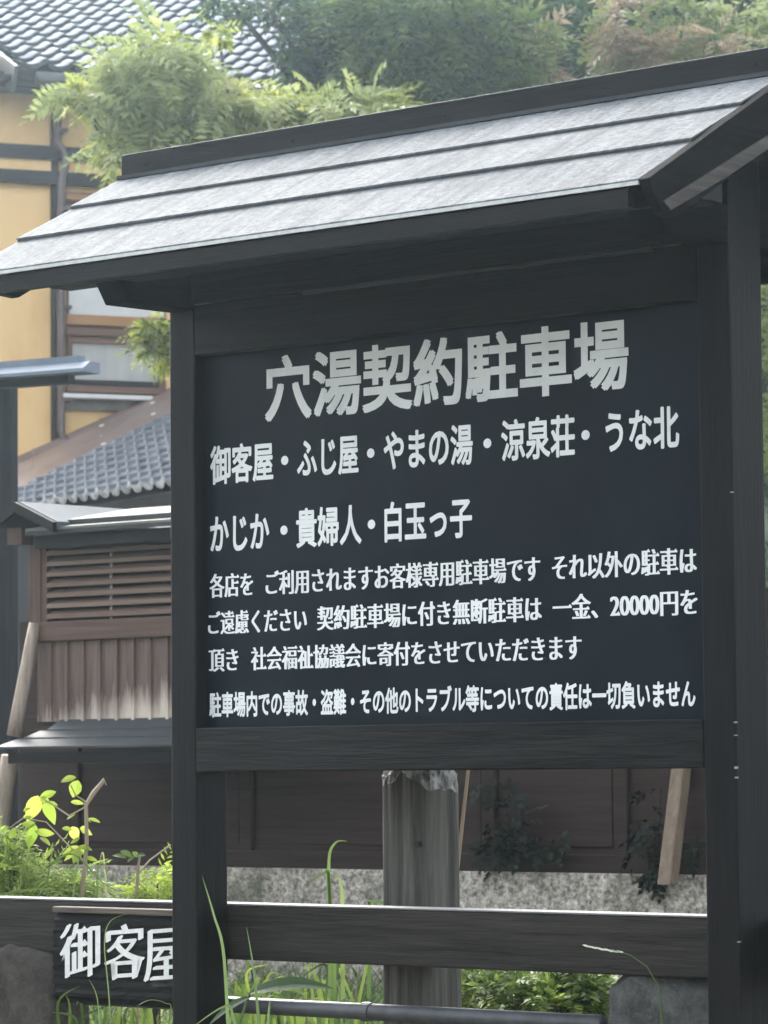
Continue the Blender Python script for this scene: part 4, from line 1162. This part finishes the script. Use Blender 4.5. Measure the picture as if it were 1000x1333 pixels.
for tip, base, w in (((78, 1017), (99, 1012), .012), ((94, 1038), (102, 1016), .02), ((36, 1068), (50, 1036), .024), ((70, 1072), (60, 1042), .02), ((74, 1030), (52, 1038), .012), ((38, 1104), (44, 1072), .018), ((72, 1086), (45, 1082), .012),
                     ((28, 1072), (46, 1074), .012), ((100, 1094), (94, 1076), .016), ((120, 1086), (104, 1078), .014), ((80, 1078), (94, 1080), .008), ((96, 1124), (103, 1104), .014), ((80, 1112), (103, 1102), .010), ((120, 1106), (102, 1102), .010), ((84, 1120), (100, 1106), .009), ((114, 1112), (102, 1104), .010),
                     ((44, 1062), (30, 1064), .008), ((30, 1056), (40, 1050), .007), ((66, 1100), (52, 1090), .008), ((86, 1066), (98, 1060), .007), ((118, 1070), (110, 1062), .007), ((92, 1098), (104, 1090), .006), ((58, 1118), (70, 1104), .008), ((126, 1120), (112, 1116), .007), ((132, 1070), (114, 1066), .006), ((76, 1048), (62, 1044), .006), ((110, 1046), (92, 1044), .008), ((64, 1012 + 30), (52, 1040), .01), ((12, 1092), (20, 1080), .012), ((20, 1110), (6, 1090), .012)):
    big_leaf(lb, A(*tip, RNG.uniform(-.05, .05)) - LO, A(*base, 0) - LO, w * 1.02, (RNG.uniform(-.5, .5), -1, RNG.uniform(-.2, .8)))
lb.build('leaf', L_LIME, sap, fix=False)
# small lobed weed
wb = at(180, 1250, 11.0)
wd = thing('lobed_weed', 'small lobed green leaf on a bent stalk between sapling and left post', 'weed', (wb[0], wb[1], float(ground_h(wb[0], wb[1]))))
LO2 = Vector(wd.location); mb = MB(); lb = MB()
mb.tube([Vector((0, 0, 0)), A(178, 1160) - LO2, A(180, 1128) - LO2, A(182, 1114) - LO2], [.006, .005, .004, .004], 6)
mb.tube([A(178, 1140) - LO2, A(195, 1120) - LO2, A(222, 1100) - LO2], [.004, .003, .003], 5)
mb.build('stem', DRY, wd)
for tip, base, w in (((146, 1112), (165, 1117), .010), ((156, 1106), (172, 1116), .012), ((172, 1108), (180, 1116), .010), ((190, 1112), (178, 1114), .010), ((165, 1122), (176, 1114), .008)):
    big_leaf(lb, A(*tip) - LO2, A(*base) - LO2, w, (0, -.6, .8))
lb.build('leaf', L_SHRUB, wd, fix=False)

# long blades in front of and around the board
def smooth_path(P, n=6):
    out = []
    for i in range(len(P) - 1):
        p0, p1, p2, p3 = P[max(i - 1, 0)], P[i], P[i + 1], P[min(i + 2, len(P) - 1)]
        for k in range(n):
            t = k / n
            out.append(.5 * (2 * p1 + (p2 - p0) * t + (2 * p0 - 5 * p1 + 4 * p2 - p3) * t * t + (3 * p1 - p0 - 3 * p2 + p3) * t ** 3))
    return out + [P[-1]]
def long_blade(mb, pts, w):
    P = smooth_path([Vector(at(*p)) for p in pts]); k = len(P); vs = []
    for i, p in enumerate(P):
        t = (P[min(i + 1, k - 1)] - P[max(i - 1, 0)]).normalized()
        sd = t.cross(Vector((0.2, -1, .1))).normalized() * w * (1 - (i / (k - 1)) ** 2 * .95)
        vs += [p - sd, p + sd + Vector((0, .002, 0))]
    mb.add(vs, [(2 * i, 2 * i + 1, 2 * i + 3, 2 * i + 2) for i in range(k - 1)])
def blade_thing(name, label, plist, mat, cat='grass', w=.004, group=None):
    b = Vector(at(*plist[0][0])); g_ = float(ground_h(b.x, b.y))
    root = thing(name, label, cat, (b.x, b.y, g_), 0, group)
    mb = MB()
    for pts in plist:
        p0 = pts[0]
        long_blade(mb, pts, w)
    mb.v = [(x - b.x, y - b.y, z - g_) for x, y, z in mb.v]
    mb.build('blade', mat, root, fix=False)
    return root
GB = [[(300, 1420, 8.7), (292, 1250, 8.6), (278, 1190, 8.6), (263, 1140, 8.6)], [(345, 1420, 8.5), (336, 1320, 8.5), (330, 1260, 8.5), (321, 1207, 8.5)], [(330, 1420, 8.6), (305, 1330, 8.6), (293, 1310, 8.6), (240, 1345, 8.6)], [(346, 1420, 8.6), (349, 1330, 8.6), (352, 1300, 8.6)]]
blade_thing('tall_grass', 'tuft of long dark green blades in front of the left post of the board', GB, L_BLADE, w=.0042)
GC = [[(440, 1420, 9.9), (435, 1260, 9.9), (428, 1130, 9.9), (436, 1098, 9.9), (452, 1095, 9.88)], [(446, 1300, 9.9), (446, 1180, 9.9), (442, 1145, 9.9), (430, 1138, 9.9)], [(430, 1300, 9.9), (428, 1150, 9.9), (420, 1138, 9.9), (395, 1155, 9.9)], [(480, 1300, 9.9), (482, 1190, 9.9), (480, 1175, 9.9), (500, 1176, 9.9), (515, 1182, 9.9)]]
blade_thing('tall_grass', 'arching pale grass blades rising above the rail left of the silver-grey post', GC, L_GRASS, w=.006)
st = MB(); b0 = Vector(at(585, 1400, 9.75)); 
st.tube([Vector(at(585, 1400, 9.75)) - b0, Vector(at(590, 1180, 9.75)) - b0, Vector(at(610, 1000, 9.75)) - b0, Vector(at(618, 930, 9.75)) - b0], [.006, .006, .005, .004], 6)
so = st.build('dry_stalk', DRY); so.location = b0; tag(so, 'thin dry straw stalk leaning beside the silver-grey post', 'stalk')
# seed head in front of the rail
sd_root = thing('seeding_grass', 'single arching grass with pale seed head in front of the rail near the grey stone', 'grass', at(858, 1400, 8.6))
LO3 = Vector(sd_root.location); mb = MB()
def B8(px, py): return Vector(at(px, py, 8.6)) - LO3
mb.tube([Vector((0, 0, 0)), B8(862, 1330), B8(858, 1285), B8(842, 1258), B8(820, 1243), B8(798, 1237)], [.003, .003, .002, .0015, .0012, .001], 6)
mb.build('stem', L_BLADE, sd_root)
mb = MB()
for k in range(16):
    t = k / 15; x = 812 - 46 * t; y = 1240 - 8 * t + math.sin(t * 3) * 1.0
    big_leaf(mb, B8(x - 8, y - 1.5 + RNG.uniform(-1.5, 1.5)), B8(x, y), .0022)
mb.build('seed_head', leaf('pale_seed', [(.1, (.40, .42, .33)), (.9, (.6, .62, .5))], .3), sd_root, fix=False)
# broad leaf plant under the rail
bp = thing('broad_leaf_plant', 'plant with one broad dark green leaf lying just under the rail by the left post', 'plant', at(300, 1420, 9.0))
LO4 = Vector(bp.location)
def B9(px, py, d=0): return Vector(at(px, py, 9.0 + d)) - LO4
MB().tube([Vector((0, 0, 0)), B9(310, 1340), B9(325, 1292)], [.004, .004, .003], 6).build('stem', L_BLADE, bp)
mb = MB()
big_leaf(mb, B9(436, 1277), B9(322, 1294), .026, (0, -.55, .8))
big_leaf(mb, B9(270, 1330), B9(330, 1296), .012, (0, -.6, .8))
mb.build('leaf', L_IVY if False else leaf('broad_dark_leaf', [(.1, (.03, .055, .025)), (.9, (.06, .10, .04))], .3), bp, fix=False)
# reeds under the rail
GR = []
for k in range(46):
    x = RNG.uniform(297, 480); Yk = RNG.uniform(9.7, 10.6); t = RNG.uniform(1190, 1290) + 60
    GR.append([(x, 1420, Yk), (x + RNG.uniform(-6, 6), 1330, Yk), (x + RNG.uniform(-20, 20), t, Yk), (x + RNG.uniform(-40, 40), t - RNG.uniform(-12, 14), Yk)])
blade_thing('reed_clump', 'clump of bright upright blades under the rail between left post and silver-grey post', GR, L_SHRUB, 'grass', w=.006)
GR = []
for k in range(40):
    x = RNG.uniform(70, 235); Yk = RNG.uniform(9.9, 10.6); t = RNG.uniform(1300, 1340)
    GR.append([(x, 1440, Yk), (x + RNG.uniform(-6, 6), 1370, Yk), (x + RNG.uniform(-14, 14), t, Yk), (x + RNG.uniform(-30, 30), t - RNG.uniform(-6, 24), Yk)])
blade_thing('reed_clump', 'clump of bright blades just below the charred name plank', GR, L_SHRUB, 'grass', w=.006)
for k, (x, Yk, t) in enumerate(((330, 10.2, 1262), (392, 10.0, 1270), (452, 10.3, 1258), (128, 10.2, 1312), (192, 10.1, 1318))):
    b0 = Vector(at(x, 1440, Yk)); e_ = [Vector(at(x + d, y, Yk)) - b0 for d, y in ((0, 1440), (4, 1350), (10 + k * 3, t), (26 + k * 4, t + 10))]
    o_ = MB().tube(e_, [.004, .003, .002, .001], 5).build('dry_stalk', DRY); o_.location = b0
    tag(o_, ('thin bent dry stalk among the bright blades under the rail' if k < 3 else 'thin bent dry stalk among the blades below the name plank'), 'stalk', 'bent dry stalks among the blades ' + ('under the rail' if k < 3 else 'below the plank'))
# thin weeds in front of the plank
GP = [[(148, 1420, 9.6), (142, 1300, 9.6), (136, 1230, 9.6), (143, 1200, 9.6), (165, 1190, 9.6)], [(130, 1420, 9.6), (128, 1310, 9.6), (116, 1275, 9.6)], [(200, 1420, 9.6), (222, 1320, 9.6), (215, 1306, 9.6), (195, 1302, 9.6), (178, 1310, 9.6)]]
blade_thing('tall_grass', 'thin wispy stems hanging in front of the charred name plank', GP, L_BLADE, w=.0018)
# left feathery long weeds
GL = [[(x + 8, 1300, 10.8), (x, 1180, 10.8), (x + d, 1110, 10.8), (x + 2 * d, 1078 + e, 10.8)] for x, d, e in ((5, 2, 0), (14, -3, 12), (30, 6, 25), (60, 8, 40), (140, -6, 60), (95, 10, 55))] + [[(0, 1165, 10.7), (50, 1157, 10.7), (78, 1163, 10.7), (90, 1178, 10.7)], [(60, 1130, 10.8), (95, 1112, 10.8), (135, 1150, 10.8), (180, 1172, 10.8)], [(130, 1290, 10.8), (127, 1170, 10.8), (128, 1128, 10.8), (136, 1126, 10.8), (140, 1150, 10.8)]]
blade_thing('tall_grass', 'loose tuft of long pale stems among the weeds at the far left', GL, L_GRASS, w=.0035)

# ivy on the dark wall
IVY = [sprig(5, .05, .035, .10, .2) for _ in range(4)]
def ivy(label, spots, n, w_=.03):
    u, z = D.uz(*spots[0][:2], .05)
    root = thing('ivy', label, 'ivy', D.w(u, .03, zc), D.a)
    P = []
    for px, py, rx, ry, k in spots:
        for _ in range(int(n * k)):
            a, b = RNG.normal(0, .5, 2)
            uu, zz2 = D.uz(px + a * rx, py + b * ry, .05); P.append((uu - u, -.03 - RNG.uniform(0, .04), zz2 - zc))
    P = np.array(P); Dv = np.stack([RNG.normal(0, .7, len(P)), -np.ones(len(P)) * .35, -np.abs(RNG.normal(.5, .5, len(P)))], -1)
    V, Fq = scatter(IVY, P, Dv, RNG.uniform(.5, .95, len(P)))
    big_mesh('foliage', V, Fq, L_IVY, None, root)
    mb = MB(); s0 = P[:, 2].min()
    for k in range(5):
        p = P[RNG.integers(len(P))]; mb.tube([(p[0] * .7, -.036, s0), (p[0], -.036, p[2])], .004, 5)
    mb.build('stem', BARK_T, root)
ivy('dark ivy climbing the shed wall right of the silver-grey post', [(675, 1055, 50, 50, .8), (655, 1105, 30, 24, .5), (720, 1100, 40, 26, .4)], 42)
ivy('dark ivy growing round the foot of the pale squared prop', [(848, 1075, 18, 50, .7), (862, 1135, 22, 16, .6), (898, 1105, 16, 26, .3)], 34)

# ================================================================ HAZE
def haze(density):
    m = bpy.data.materials.new('haze'); m.use_nodes = True
    nt = m.node_tree
    for n_ in list(nt.nodes):
        if n_.type != 'OUTPUT_MATERIAL': nt.nodes.remove(n_)
    pv = nt.nodes.new('ShaderNodeVolumePrincipled')
    pv.inputs['Color'].default_value = (0.70, 0.88, 1.0, 1)
    pv.inputs['Density'].default_value = density
    pv.inputs['Anisotropy'].default_value = 0.9
    nt.links.new(pv.outputs[0], nt.nodes['Material Output'].inputs['Volume'])
    o = MB().box(-230, 230, -250, 160, -1.0, 45).build('haze', m)
    tag(o, kind='stuff')
haze(0.0015)

for o in COL.objects:
    if o.parent: continue
    g_ = {'tall_grass': 'loose tufts of long grass', 'reed_clump': 'clumps of blades under the rail', 'leafy_shrub': 'low shrubs under the rail', 'feathery_weed': 'weeds above the rail', 'stone_post': 'stone blocks under the rail', 'timber_prop': 'slanting timber props', 'ivy': 'ivy on the shed wall'}.get(o.name.split('.')[0])
    if g_ and 'group' not in o: o['group'] = g_
